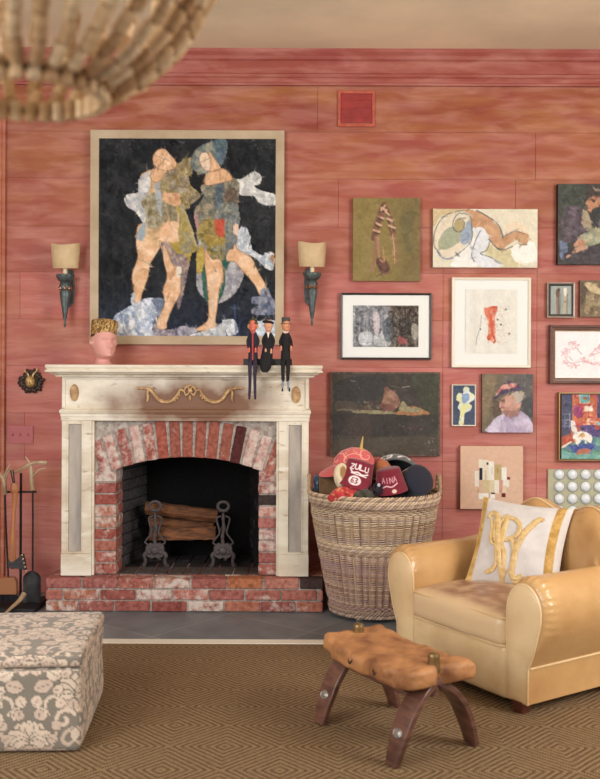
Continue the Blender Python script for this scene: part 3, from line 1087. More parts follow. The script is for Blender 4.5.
# --- A: the large collage painting -----------------------------------
RA = (90, 130, 284, 344.5)
t = pic('large_painting', 'large collage painting of two standing figures on black, above the mantelpiece', RA)
YA = WY - .045
c = Cv(97, 138, 277, 337, 1.15, (35, 38, 42), 16, 5)
c.mottle(16, 14)
rs = random.Random(4)
for i in range(60):
    x, y = rs.uniform(97, 277), rs.uniform(138, 320)
    c.line([(x, y), (x + rs.uniform(-2, 2), y + rs.uniform(6, 30))], rs.uniform(.5, 1.5), rs.choice([(24, 28, 34), (48, 52, 58), (36, 48, 66), (58, 60, 62)]), .5)
c.put((np.clip((c.Y - 275) / 50, 0, 1)), (38, 52, 82), .5, 24, 8)
K1, K2, K3, K4 = (85, 125, 5.714), (180, 125, 5.4545), (85, 235, 5.714), (180, 235, 5.4545)
SK, SK2, SK3 = (222, 170, 124), (196, 142, 100), (232, 190, 150)
GR, GR2, OL, WH, BL, YE, ST = (150, 144, 122), (112, 108, 100), (150, 132, 84), (206, 208, 208), (130, 146, 166), (176, 150, 58), (96, 106, 118)
c.view(*K3)
c.poly([(160, 480), (220, 430), (330, 370), (400, 360), (455, 370), (450, 430), (410, 470), (400, 580), (160, 580)], (150, 168, 196), 1, 60, 3, (206, 212, 220))
c.poly([(380, 365), (450, 365), (455, 420), (420, 470), (405, 420)], (110, 124, 150), 1, 40, 3)
c.poly([(400, 470), (440, 540), (600, 530), (600, 580), (400, 580)], (150, 140, 150), 1, 50, 3, (100, 96, 118))
# man: right leg (photo left)
c.poly([(290, 50), (310, -60), (440, -60), (440, 40), (400, 120), (370, 170), (360, 240), (325, 340), (318, 375), (285, 390), (280, 330), (268, 230), (300, 130)], SK, 1, 22, 6, SK3, edge=(120, 84, 60))
c.line([(300, 130), (380, 175)], 5, (168, 150, 120)); c.curve([(300, 215), (330, 195), (355, 205)], 3, SK2)
c.poly([(262, 345), (282, 330), (285, 395), (315, 380), (320, 410), (290, 430), (265, 395)], (176, 186, 200), 1, 40, 3)
# man: left leg
c.poly([(440, 30), (600, 20), (600, 150), (590, 200), (570, 300), (540, 420), (525, 380), (545, 250), (520, 190), (480, 220), (455, 150)], (128, 112, 118), 1, 40, 4, (158, 134, 120))
c.poly([(480, 20), (600, 20), (600, 150), (570, 110), (520, 100)], YE, 1, 30, 5)
c.poly([(445, 60), (470, 90), (500, 170), (540, 200), (548, 260), (545, 330), (500, 420), (470, 500), (465, 535), (415, 535), (420, 470), (455, 400), (447, 310), (470, 240), (450, 150)], SK3, 1, 24, 5, SK, edge=(130, 96, 70))
c.poly([(480, 230), (515, 175), (525, 190), (490, 260)], SK2); c.poly([(525, 185), (550, 185), (545, 240), (525, 230)], (222, 210, 190))
# man: torso
c.view(*K1)
c.poly([(300, 400), (310, 300), (350, 265), (420, 245), (520, 220), (600, 240), (600, 460), (560, 480), (600, 560), (600, 660), (300, 660), (330, 560), (320, 450)], (196, 160, 116), 1, 36, 7, (214, 172, 124))
c.poly([(222, 430), (240, 398), (300, 385), (302, 320), (330, 285), (370, 270), (372, 340), (350, 420), (330, 470), (350, 520), (330, 560), (290, 500), (240, 470)], (212, 210, 204), 1, 30, 4, (168, 172, 178))
c.poly([(320, 430), (400, 385), (435, 440), (440, 560), (360, 590), (345, 510)], (158, 150, 122), 1, 40, 4, (136, 122, 84))
c.poly([(395, 330), (440, 300), (440, 400), (435, 520), (415, 480)], (160, 166, 172), 1, 24, 4)
c.poly([(370, 290), (420, 250), (470, 255), (450, 300), (400, 330)], SK, edge=(120, 84, 60))
c.poly([(440, 300), (520, 225), (580, 200), (610, 190), (610, 330), (590, 470), (540, 470), (510, 420), (440, 400)], OL, 1, 44, 5, (148, 134, 112), edge=(90, 76, 60))
c.poly([(520, 240), (590, 190), (600, 210), (590, 290), (540, 330)], (152, 130, 88), 1, 40, 4)
c.poly([(435, 395), (540, 390), (550, 440), (520, 465), (470, 440)], SK, 1, 12, 4, SK2)
c.poly([(440, 440), (480, 455), (520, 475), (520, 555), (450, 550)], (134, 122, 92), 1, 40, 4)
c.poly([(520, 470), (560, 490), (600, 600), (600, 660), (575, 620), (560, 560)], YE, 1, 24)
c.poly([(430, 600), (470, 555), (540, 560), (560, 640), (540, 660), (430, 660)], SK, 1, 14, 6, SK3)
c.poly([(290, 640), (330, 560), (345, 570), (330, 660)], (140, 162, 176))
c.poly([(385, 185), (410, 145), (450, 137), (480, 165), (515, 205), (520, 235), (490, 258), (430, 255), (395, 230)], SK, 1, 12, 5, SK3, edge=(140, 90, 60))
c.curve([(470, 155), (450, 200), (415, 240)], 3, (140, 96, 66)); c.line([(400, 175), (470, 200), (510, 250)], 2, (120, 84, 60), .7)
# man's arm towards the woman
c.view(*K2)
c.poly([(0, 215), (40, 180), (75, 180), (70, 230), (60, 265), (110, 270), (115, 240), (60, 300), (50, 290), (60, 330), (108, 375), (100, 400), (40, 440), (0, 400)], OL, 1, 50, 4, (158, 142, 116))
c.poly([(48, 288), (65, 270), (130, 275), (140, 330), (128, 375), (100, 355), (60, 330)], (28, 30, 32), 1, 8)
c.poly([(0, 455), (30, 470), (60, 560), (95, 680), (0, 680)], (166, 146, 74), 1, 30, 5, (150, 140, 110))
c.line([(5, 455), (35, 490), (60, 580), (90, 660)], 8, (176, 160, 120))
# woman: hat, head
c.poly([(60, 200), (80, 140), (130, 105), (200, 82), (250, 80), (256, 130), (240, 190), (215, 225), (190, 190), (160, 210), (150, 255), (110, 265), (70, 240)], (116, 128, 124), 1, 30, 5, (150, 148, 126), edge=(70, 84, 96))
c.poly([(180, 85), (252, 82), (245, 170), (218, 222), (195, 160)], (88, 110, 118), 1, 26, 4, (72, 92, 110))
c.poly([(160, 150), (190, 190), (220, 235), (190, 255), (150, 240)], SK, 1, 10)
c.poly([(103, 185), (115, 155), (145, 150), (165, 190), (165, 235), (145, 250), (118, 228)], (234, 202, 170), 1, 8, edge=(80, 60, 50), ew=.5)
c.line([(108, 205), (160, 180)], 3, (130, 90, 76)); c.line([(135, 175), (130, 215), (140, 220)], 2.5, (150, 104, 84)); c.line([(128, 236), (145, 232)], 3, (160, 90, 80))
# scarf / white arm
c.poly([(300, 300), (345, 290), (390, 258), (420, 255), (445, 285), (435, 320), (405, 330), (440, 355), (520, 380), (518, 437), (440, 425), (400, 385), (330, 380)], (212, 212, 206), 1, 34, 3, (180, 182, 182))
c.line([(345, 300), (430, 290)], 2, (120, 120, 124), .6); c.line([(400, 370), (500, 400)], 2, (120, 120, 124), .6)
# body
c.poly([(112, 345), (135, 320), (270, 300), (300, 290), (325, 320), (318, 430), (328, 520), (300, 590), (290, 660), (110, 660), (88, 540), (78, 470), (110, 420), (130, 385)], (112, 112, 100), 1, 50, 4, (142, 130, 104))
c.poly([(195, 330), (240, 320), (235, 400), (250, 500), (195, 510)], (84, 98, 108), 1, 34, 4)
c.poly([(240, 380), (300, 340), (316, 420), (270, 430)], (98, 80, 66), 1, 30, 4)
c.poly([(200, 450), (270, 420), (315, 440), (325, 540), (290, 600), (200, 590)], (106, 116, 120), 1, 46, 3, (130, 130, 116))
c.poly([(135, 300), (145, 262), (200, 248), (240, 238), (290, 290), (260, 306), (180, 325), (140, 328)], SK, 1, 10, edge=(120, 80, 56)); c.line([(180, 250), (215, 240), (220, 300)], 3, (110, 90, 70), .8)
c.poly([(100, 540), (180, 510), (240, 560), (240, 660), (120, 660)], (158, 134, 66), 1, 34, 4, (128, 110, 60))
c.poly([(190, 520), (235, 512), (243, 540), (238, 625), (210, 625), (195, 570)], (196, 74, 52), 1, 20)
c.poly([(78, 500), (90, 470), (100, 560), (90, 560)], (180, 130, 130))
c.poly([(290, 560), (300, 540), (320, 545), (318, 600), (295, 590)], (222, 186, 160))
c.poly([(315, 600), (335, 560), (365, 560), (385, 620), (390, 700), (330, 700)], (186, 194, 204), 1, 34, 3)
# lower right quarter
c.view(*K4)
c.poly([(315, 0), (385, 0), (380, 60), (450, 110), (470, 95), (515, 100), (515, 180), (480, 185), (420, 130), (370, 100), (325, 60)], (166, 178, 192), 1, 46, 3, (206, 208, 210))
c.poly([(500, 110), (518, 110), (516, 145), (502, 140)], (172, 120, 70), 1, 6)
c.poly([(95, 60), (130, 40), (160, 30), (250, 50), (300, 0), (320, 60), (350, 200), (330, 270), (290, 330), (220, 370), (165, 370), (110, 320), (90, 250)], (134, 134, 150), 1, 46, 4, (160, 158, 160))
c.poly([(230, 80), (280, 130), (250, 200), (245, 290), (210, 370), (228, 260), (235, 200)], (44, 96, 82), 1, 20)
c.poly([(118, 130), (140, 130), (150, 300), (160, 360), (130, 330)], (52, 98, 84), 1, 20)
c.poly([(90, 110), (120, 50), (135, 120), (120, 200), (95, 210)], YE, 1, 30)
c.poly([(120, 30), (170, 10), (250, 20), (255, 80), (235, 135), (180, 140), (160, 100)], (120, 116, 92), 1, 50, 3, (150, 130, 60))
c.poly([(130, 0), (180, 0), (250, 20), (230, 55), (150, 50)], (164, 138, 62), 1, 30)
c.poly([(250, 20), (290, 0), (315, 10), (300, 60), (255, 110)], (104, 110, 112), 1, 30)
c.poly([(140, 75), (175, 130), (225, 138), (238, 240), (218, 290), (205, 400), (195, 470), (205, 492), (150, 520), (80, 518), (150, 470), (158, 380), (148, 250), (136, 160)], SK, 1, 18, 6, SK3, edge=(120, 86, 60))
c.line([(185, 200), (180, 300), (185, 420)], 10, (196, 190, 180), .5); c.line([(185, 170), (200, 200), (190, 195)], 4, (120, 110, 120))
c.poly([(252, 118), (270, 80), (290, 75), (300, 45), (318, 80), (390, 120), (430, 200), (475, 285), (440, 325), (410, 270), (340, 190), (300, 145), (262, 142)], SK, 1, 16, 6, SK3, edge=(120, 86, 60))
c.poly([(440, 300), (480, 285), (500, 330), (525, 370), (525, 430), (400, 430), (400, 400), (430, 380), (395, 370), (400, 335), (440, 330)], (88, 100, 126), 1, 46, 3, (132, 134, 152))
c.poly([(400, 440), (525, 440), (528, 470), (400, 470)], (30, 34, 44)); c.poly([(415, 475), (535, 470), (535, 550), (415, 550)], (186, 200, 214), 1, 40, 3)
c.poly([(0, 500), (90, 510), (80, 550), (0, 550)], (150, 148, 164), 1, 50, 3)
c.poly([(75, 540), (160, 515), (230, 480), (240, 463), (300, 463), (303, 545), (75, 550)], (206, 210, 216), 1, 44, 3, (168, 176, 186))
c.line([(300, 380), (310, 560)], 10, (70, 96, 150), .5); c.line([(330, 470), (325, 550)], 6, (70, 96, 150), .5)
c.view(0, 0, 1)
c.specks(60, (98, 138, 277, 150), [(190, 180, 160), (120, 116, 108)], (.4, 1.6), .6, 9)
c.strokes(1500, 30, (3, 12), (.8, 2.4), 3, 60)
c.strokes(350, 16, (6, 22), (.6, 1.6), 5, 0, PI / 2)
canvas('canvas', c, (97.5, 138, 276.5, 337), YA + .004, .02, M_paint_m, t)
m_tape = mat('brown_paper_border', (190, 172, 146), rough=.8, col2=(172, 152, 124), nscale=5, bump=.1)
frame('frame', RA, .054, YA, .04, m_tape, t, label='flat pale brown wooden surround', prof=[(0, 0), (0, 1), (1, .96), (1, 0)])
board('backing', (92, 132, 282, 342), YA + .026, .016, M_brownf, t)

# --- B: olive canvas with lobster-claw form ----------------------------
RB = (353, 198, 420, 281)
t = pic('olive_painting', 'olive green canvas with a brown knotted cord hanging down', RB)
c = Cv(*RB, 1.6, (138, 116, 52), 12, 7); c.put(np.clip((c.X - 385) / 25, 0, 1), (116, 98, 48), .8, 14)
c.view(320, 180, 4.286)
c.poly([(340, 160), (390, 130), (410, 150), (380, 240), (400, 290), (370, 310), (350, 220)], (88, 82, 44), .45, 16)
c.curve([(272, 110), (255, 160), (240, 210), (232, 250)], 26, (112, 66, 46)); c.curve([(275, 110), (292, 150), (305, 190), (312, 230)], 24, (112, 66, 46))
for pts in ([(262, 120), (285, 130)], [(250, 155), (272, 165)], [(240, 185), (262, 195)], [(230, 215), (255, 222)], [(280, 135), (296, 150)], [(288, 165), (308, 175)], [(296, 195), (320, 205)]):
    c.line(pts, 9, (206, 160, 124)); c.line([(pts[0][0], pts[0][1] + 10), (pts[1][0], pts[1][1] + 10)], 4, (62, 34, 28))
c.curve([(236, 245), (238, 300), (230, 350), (224, 388)], 10, (150, 98, 70)); c.curve([(246, 245), (250, 290), (256, 340)], 11, (168, 116, 84))
c.curve([(314, 230), (322, 290), (324, 360)], 12, (154, 96, 66)); c.curve([(311, 235), (318, 290), (320, 355)], 4, (214, 164, 124))
c.poly([(240, 340), (265, 330), (285, 350), (300, 375), (290, 400), (265, 395), (245, 370)], (104, 58, 42), 1, 20); c.curve([(256, 340), (275, 350), (270, 290)], 5, (196, 140, 104)); c.curve([(250, 370), (280, 392), (295, 380)], 5, (60, 34, 28))
c.line([(245, 415), (268, 398)], 3, (70, 60, 36)); c.curve([(262, 130), (280, 108)], 8, (200, 156, 120))
c.strokes(300, 14, (4, 10), (1, 3), 6)
canvas('canvas', c, RB, WY - .035, .034, M_paint, t, side=(150, 124, 66))

# --- C: reclining nude on long cream canvas ---------------------------
RC = (433, 209, 537.5, 267.5)
t = pic('nude_painting', 'long pale canvas with a reclining nude in tan and grey outlines', RC)
c = Cv(*RC, 1.5, (220, 212, 184), 10, 17); c.view(430, 205, 5.4545)
c.poly([(15, 25), (180, 20), (120, 50), (60, 60), (20, 120)], (206, 180, 130), 1, 12)
c.poly([(320, 200), (360, 240), (460, 250), (500, 330), (380, 340), (300, 260)], (204, 192, 140), .9, 14)
c.poly([(420, 110), (470, 85), (530, 130), (440, 160)], (232, 206, 170), .8, 8); c.poly([(450, 230), (560, 200), (580, 300), (470, 310)], (236, 234, 226), .9, 8)
c.poly([(20, 230), (35, 130), (80, 70), (130, 50), (230, 50), (225, 190), (150, 270), (90, 298), (50, 270)], (222, 208, 180), 1, 10)
c.poly([(45, 200), (90, 130), (150, 120), (175, 150), (160, 200), (100, 240), (55, 240)], (160, 166, 134), 1, 12)
c.poly([(160, 180), (190, 120), (220, 60), (190, 50), (150, 60), (200, 45), (235, 70), (225, 190), (180, 215)], (150, 164, 184), 1, 16)
c.ell(158, 110, 27, 36, (166, 148, 96), 1, 6); c.ell(158, 110, 24, 33, (176, 156, 100), 1, 6)
c.poly([(180, 25), (260, 35), (330, 75), (380, 130), (398, 180), (440, 150), (520, 150), (540, 175), (525, 215), (490, 215), (480, 190), (430, 215), (390, 245), (360, 230), (320, 180), (290, 130), (235, 120), (225, 60)], (190, 136, 92), 1, 14, 6, (204, 150, 104))
c.poly([(230, 130), (290, 125), (325, 190), (300, 250), (280, 262), (340, 290), (395, 335), (270, 335), (225, 280), (240, 230), (250, 170)], (216, 220, 226), 1, 14)
c.poly([(130, 300), (230, 180), (250, 130), (240, 230), (225, 280), (260, 335), (120, 335)], (228, 228, 222), 1, 10)
D = (58, 62, 72)
c.curve([(185, 30), (110, 45), (60, 80), (25, 150), (22, 220), (50, 260), (70, 290), (110, 292), (170, 255), (225, 195), (228, 120), (215, 60), (160, 45), (130, 80), (125, 120), (145, 145), (175, 140), (188, 100), (170, 75)], 4, D)
c.curve([(40, 255), (65, 285), (95, 296), (125, 288)], 8, (120, 134, 164)); c.curve([(255, 30), (310, 60), (355, 90), (385, 130), (398, 180)], 5, D)
c.curve([(398, 175), (430, 155), (470, 142), (515, 158)], 4, D); c.curve([(320, 185), (360, 230), (400, 245), (450, 225)], 5, D); c.curve([(485, 190), (490, 215), (530, 215)], 4, D)
c.curve([(275, 140), (255, 180), (235, 235), (228, 280), (245, 310)], 4, D); c.curve([(325, 200), (310, 245), (275, 265), (330, 285), (370, 310)], 4, D)
c.curve([(170, 165), (200, 150), (210, 175), (180, 195)], 10, (110, 130, 170), .7)
c.strokes(260, 14, (4, 12), (1, 3), 7)
canvas('canvas', c, RC, WY - .03, .029, M_paint, t, side=(196, 176, 140))

# --- D: dark portrait ---------------------------------------------------
RD = (558, 184, 634, 264.5)
t = pic('dark_painting', 'dark oil painting of a person in a purple jacket bending over, upper right corner', RD)
c = Cv(*RD, 1.5, (52, 50, 44), 18, 27); c.mottle(16, 16); c.view(545, 175, 8.2)
c.poly([(115, 90), (330, 85), (320, 240), (200, 330), (140, 420)], (50, 58, 46), 1, 18)
c.poly([(150, 300), (230, 250), (330, 290), (360, 400), (330, 500), (180, 560), (140, 480)], (66, 52, 62), 1, 34, 4, (88, 72, 84))
c.poly([(330, 200), (340, 150), (400, 115), (460, 130), (520, 200), (460, 240), (380, 190)], (60, 46, 42), 1, 12); c.curve([(400, 118), (440, 122), (455, 135)], 7, (190, 160, 120))
c.poly([(335, 220), (380, 180), (450, 185), (450, 240), (400, 305), (360, 300), (340, 260)], (176, 112, 76), 1, 16, 4, (196, 132, 92)); c.ell(400, 215, 14, 10, (70, 36, 30)); c.line([(380, 200), (420, 205)], 5, (60, 36, 30)); c.line([(350, 300), (385, 300)], 4, (120, 60, 44))
c.poly([(310, 290), (350, 300), (380, 420), (350, 460), (300, 400)], (152, 132, 104), 1, 26)
c.poly([(270, 510), (370, 460), (450, 420), (600, 440), (600, 560), (450, 560), (360, 590), (300, 570)], (140, 148, 120), 1, 40, 4, (168, 160, 120))
c.poly([(235, 570), (280, 530), (330, 545), (320, 575), (250, 590)], (186, 128, 94)); c.poly([(255, 600), (330, 575), (350, 600), (300, 640), (260, 635)], (186, 140, 108)); c.ell(195, 668, 20, 14, (176, 120, 92)); c.ell(235, 640, 22, 18, (160, 110, 88))
c.poly([(130, 540), (180, 560), (180, 660), (140, 700), (120, 640)], (86, 98, 132), 1, 30, 3); c.poly([(380, 300), (450, 260), (600, 280), (600, 440), (480, 430), (420, 420)], (42, 44, 40), 1, 14)
c.ell(470, 400, 34, 44, (104, 84, 110)); c.poly([(300, 620), (600, 560), (600, 720), (180, 720)], (54, 46, 52), 1, 24)
c.specks(40, (130, 180, 220, 400), [(70, 80, 84), (80, 90, 110)], (3, 12), .5, 5)
c.strokes(700, 24, (3, 10), (1, 3), 8, 30)
canvas('canvas', c, RD, WY - .045, .044, M_paint, t, side=(34, 32, 26))

# --- E: framed etching -------------------------------------------------
RE = (340.5, 293, 431.5, 359.5)
t = pic('framed_etching', 'black-framed dark etching of a street with a wide white mount', RE)
c = Cv(353, 305.5, 418.5, 347, 1.9, (128, 126, 130), 60, 37); c.view(335, 285, 6)
c.put(np.clip((c.X - 385) / 8, 0, 1), (96, 78, 62), .85, 60, 2)
c.mottle(60, 2)
for i in range(26):
    x = 115 + i * 15; c.line([(x, 160 + rs.uniform(-20, 40)), (x + rs.uniform(-6, 6), 350)], rs.uniform(2, 6), rs.choice([(58, 62, 70), (190, 190, 190), (84, 78, 76), (150, 150, 156)]), .5)
c.poly([(230, 170), (250, 160), (270, 200), (262, 290), (235, 280)], (214, 196, 196), .8, 40, 2); c.poly([(150, 290), (215, 285), (220, 355), (150, 355)], (214, 214, 214), .8, 40, 2)
c.poly([(240, 300), (320, 300), (330, 360), (240, 360)], (206, 206, 204), .7, 50, 2); c.poly([(460, 240), (498, 240), (498, 320), (465, 320)], (176, 168, 148), .8, 40, 2)
c.poly([(380, 310), (420, 305), (430, 350), (385, 350)], (176, 78, 74), .8, 40, 2); c.poly([(385, 210), (450, 205), (450, 310), (395, 310)], (58, 50, 42), .7, 40, 2); c.poly([(290, 220), (340, 200), (345, 330), (300, 330)], (86, 92, 100), .7, 50, 2)
c.curve([(340, 230), (360, 160), (430, 140), (490, 180)], 8, (60, 46, 36), .7)
c.strokes(500, 60, (1.5, 5), (.5, 1.2), 14, 0)
canvas('print', c, (353, 305.5, 418.5, 347), WY - .0205, .002, M_paint_m, t)
board('mount', (342, 295, 430, 358), WY - .018, .004, M_mat, t, 'white mount board')
frame('frame', RE, .013, WY - .030, .029, M_blackf, t, label='narrow black frame')
board('glass', (342.5, 295, 429.5, 357.5), WY - .0255, .0012, M_glass, t)

# --- F: orange abstract --------------------------------------------------
RF = (452, 277.5, 531, 367.5)
t = pic('framed_abstract', 'white-framed abstract splash of orange on cream paper', RF)
c = Cv(465, 289, 517, 354, 1.9, (228, 222, 208), 8, 41); c.view(445, 275, 6.667)
for i, x in enumerate((150, 190, 240, 290)): c.line([(x, 95), (x + 3, 520)], 26, (222, 216, 202) if i % 2 else (232, 228, 218), .6)
c.poly([(255, 230), (270, 215), (295, 240), (318, 290), (325, 370), (335, 440), (320, 420), (300, 350), (285, 290), (265, 260)], (224, 92, 60), 1, 26, 3, (232, 140, 100))
c.poly([(280, 215), (345, 205), (345, 240), (330, 250), (300, 235)], (220, 84, 56), 1, 30, 3, (226, 120, 90)); c.poly([(285, 400), (305, 395), (310, 425), (290, 440), (278, 425)], (222, 86, 50), 1, 20)
c.poly([(262, 225), (300, 222), (340, 235), (330, 300), (336, 380), (330, 450), (300, 440), (284, 380), (286, 310), (268, 270)], (232, 136, 100), .7, 40, 3, (222, 96, 62)); c.curve([(300, 270), (310, 330), (315, 400)], 18, (226, 96, 66)); c.curve([(320, 410), (335, 440), (325, 455)], 9, (206, 60, 44))
c.specks(150, (335, 200, 430, 470), [(232, 150, 130), (226, 176, 160), (206, 120, 96), (120, 126, 110)], (2, 10), .7, 11); c.specks(36, (270, 210, 350, 450), [(206, 60, 40), (240, 130, 90)], (4, 14), .8, 12)
for p_ in ((350, 298), (372, 330), (405, 228), (428, 392)): c.ell(p_[0], p_[1], 7, 6, (96, 90, 76))
c.curve([(240, 270), (232, 350), (210, 420), (205, 470)], 2.5, (100, 112, 130)); c.ell(235, 362, 5, 6, (80, 90, 104)); c.specks(40, (150, 180, 230, 470), [(180, 176, 166)], (2, 6), .6, 13)
canvas('print', c, (465.5, 289.5, 517, 353.5), WY - .0205, .002, M_paint_m, t)
board('mount', (453, 279, 530, 366.5), WY - .018, .004, M_mat, t, 'white mount board')
frame('frame', RF, .016, WY - .032, .031, M_creamf, t, label='slim cream gilt frame')
board('glass', (454, 280, 529, 365.5), WY - .0255, .0012, M_glass, t)

# --- G: small picture of two brushes --------------------------------------
RG = (547.5, 282.5, 575, 317.5)
t = pic('small_framed_painting', 'tiny framed painting of two brushes on pale green, under the dark portrait', RG)
c = Cv(550, 285, 573, 315, 2.4, (150, 160, 152), 10, 47); c.view(540, 270, 6.5)
c.curve([(122, 125), (120, 180), (122, 280)], 18, (96, 96, 84)); c.curve([(112, 140), (112, 200), (114, 280)], 12, (150, 104, 84)); c.ell(116, 150, 13, 28, (110, 74, 58)); c.ell(124, 130, 9, 10, (80, 64, 52))
c.line([(166, 165), (160, 285)], 12, (196, 164, 116)); c.poly([(156, 120), (176, 120), (172, 165), (160, 165)], (222, 214, 190)); c.line([(160, 205), (172, 205)], 5, (110, 90, 70)); c.line([(180, 160), (178, 285)], 6, (110, 116, 108)); c.line([(138, 150), (132, 285)], 5, (112, 118, 110))
canvas('canvas', c, (550, 285, 572.5, 315), WY - .018, .016, M_paint, t)
frame('inner_frame', (549, 284, 573.5, 316), .012, WY - .024, .02, M_blackf, t, label='black inner slip')
frame('frame', RG, .010, WY - .034, .033, mat('silver_grey_frame', (150, 140, 128), rough=.35, metal=.4), t, label='thin grey outer frame')

# --- H: small brown painting -----------------------------------------------
RH = (580, 280.5, 625, 317)
t = pic('small_painting', 'small unframed brown and cream oil sketch beside the tiny brush picture', RH)
c = Cv(*RH, 2, (112, 92, 64), 26, 53); c.view(540, 270, 6.5)
c.poly([(290, 90), (340, 80), (440, 110), (520, 180), (500, 300), (300, 290), (300, 200)], (150, 130, 90), 1, 40, 4, (118, 96, 62)); c.poly([(290, 90), (320, 80), (370, 110), (440, 150), (400, 160), (330, 140)], (202, 180, 132), 1, 30); c.poly([(264, 80), (290, 100), (300, 160), (275, 230), (264, 200)], (84, 62, 44), 1, 16)
c.strokes(120, 26, (3, 8), (1, 2.4), 9)
canvas('canvas', c, RH, WY - .025, .024, M_paint, t, side=(120, 92, 66))

# --- I: brown-framed red drawing --------------------------------------------
RI = (550, 325, 640, 384)
t = pic('framed_drawing', 'brown wooden frame holding a red line drawing on white paper', RI)
c = Cv(555, 331, 634, 377, 2, (238, 236, 238), 3, 59); c.view(540, 270, 6.5)
rs = random.Random(8)
for (x, y) in ((210, 480), (235, 500), (180, 520), (165, 545), (170, 600), (200, 615), (235, 610), (265, 575), (300, 585), (335, 560), (365, 520), (385, 500), (350, 590), (385, 610), (420, 560), (450, 600), (480, 540), (520, 580), (560, 600)):
    for k in range(3):
        q = [(x + rs.uniform(-26, 26), y + rs.uniform(-22, 22)) for _ in range(4)]
        c.curve(q, 1.8, rs.choice([(214, 110, 124), (224, 140, 150), (200, 90, 106)]), .75)
c.line([(230, 500), (270, 545)], 2, (120, 90, 110)); c.line([(190, 560), (210, 585)], 2, (120, 90, 110))
c.curve([(160, 560), (200, 600), (270, 590), (330, 600)], 2, (206, 90, 110)); c.curve([(330, 540), (400, 480), (470, 520), (600, 520)], 2, (206, 90, 110))
canvas('print', c, (554.5, 331, 636, 378), WY - .017, .004, M_paint_m, t)
frame('frame', RI, .036, WY - .042, .041, M_brownf, t, prof=[(0, 0), (0, .9), (.12, 1), (.3, 1), (.4, .8), (.9, .72), (1, .62), (1, 0)])
frame('slip', (554.5, 330.5, 636, 379), .006, WY - .026, .012, mat('gilt_slip', (206, 176, 134), rough=.4), t, label='pale gilt inner slip')

# --- J: dark landscape with reclining figure -----------------------------
RJ = (330.5, 372, 440, 456)
t = pic('old_painting', 'cracked dark oil painting of a reclining figure, hanging above the hat basket', RJ)
c = Cv(*RJ, 1.6, (62, 54, 46), 10, 61); c.mottle(14, 14); c.view(325, 365, 5)
c.poly([(60, 80), (280, 60), (300, 120), (250, 180), (70, 200)], (46, 44, 44), .8, 10); c.poly([(430, 60), (570, 50), (575, 430), (510, 250), (470, 160)], (60, 62, 42), .9, 14)
c.poly([(60, 180), (150, 190), (150, 225), (60, 228)], (92, 74, 58), .6, 12)
c.poly([(120, 260), (220, 260), (230, 360), (120, 350)], (84, 58, 42), .8, 12); c.poly([(30, 250), (570, 250), (570, 340), (30, 350)], (42, 38, 38), .45, 8); c.poly([(40, 380), (560, 360), (560, 440), (40, 440)], (82, 70, 54), .7, 12)
c.poly([(150, 240), (170, 225), (330, 232), (340, 245)], (140, 130, 92), 1, 20); c.line([(60, 228), (90, 222), (150, 230)], 4, (134, 120, 100))
c.poly([(350, 245), (380, 225), (440, 205), (515, 235), (515, 248), (420, 250)], (168, 110, 62), 1, 26, 3); c.poly([(370, 220), (390, 180), (420, 210), (480, 215), (470, 235), (400, 235)], (150, 140, 100), 1, 24, 3)
c.poly([(290, 170), (300, 130), (335, 125), (360, 150), (375, 190), (350, 220), (310, 210), (285, 190)], (156, 112, 86), 1, 24, 3, (130, 90, 70)); c.ell(308, 120, 12, 12, (116, 74, 54)); c.poly([(275, 195), (340, 200), (350, 230), (290, 225)], (120, 72, 62), 1, 16)
for i in range(22): c.ell(rs.uniform(160, 275), rs.uniform(185, 225), 8, 6, rs.choice([(112, 80, 66), (84, 70, 56), (96, 44, 40), (120, 104, 84)]), .8)
for i in range(14): c.ell(rs.uniform(370, 500), rs.uniform(290, 330), 5, 5, rs.choice([(112, 52, 42), (90, 60, 46), (130, 76, 60)]), .7)
c.specks(24, (40, 50, 560, 430), [(170, 160, 150), (140, 130, 120)], (2, 6), .7, 21); c.specks(14, (500, 360, 560, 430), [(180, 170, 160)], (3, 8), .7, 22)
c.line([(385, 112), (425, 106)], 3, (170, 160, 150)); c.line([(330, 105), (370, 112)], 2, (120, 110, 100)); c.line([(130, 80), (150, 82)], 3, (150, 140, 130))
e = np.minimum(np.minimum(c.X - RJ[0], RJ[2] - c.X), np.minimum(c.Y - RJ[1], RJ[3] - c.Y)); c.put((e < 1.3).astype(float) * (c.n(2) > .35), (112, 84, 66), .8)
c.strokes(420, 16, (3, 10), (.8, 2.2), 10, 30)
canvas('canvas', c, RJ, WY - .035, .034, M_paint, t, side=(98, 70, 54))

# --- K: little blue sculpture picture ---------------------------------------
RK = (452, 384.5, 476, 426)
t = pic('narrow_painting', 'narrow little painting of a white tree-like form on navy blue', RK)
c = Cv(*RK, 2.2, (58, 74, 104), 12, 67); c.view(445, 365, 6.3158)
c.poly([(115, 145), (130, 130), (155, 140), (158, 165), (190, 185), (190, 215), (155, 240), (175, 260), (160, 290), (125, 310), (118, 378), (85, 378), (95, 300), (78, 270), (90, 235), (65, 215), (80, 175), (110, 175)], (216, 226, 214), 1, 14, 5, (222, 222, 160))
c.poly([(110, 185), (150, 175), (155, 215), (120, 245), (105, 220)], (130, 160, 204), 1, 16); c.poly([(95, 260), (150, 255), (130, 300), (110, 320), (100, 370), (90, 370), (100, 310)], (226, 222, 130), .8, 12)
c.strokes(60, 20, (2, 5), (.8, 1.6), 13)
canvas('canvas', c, (453, 385.5, 475, 425), WY - .022, .02, M_paint, t)
frame('frame', RK, .007, WY - .026, .025, M_creamf, t, label='thin pale frame')

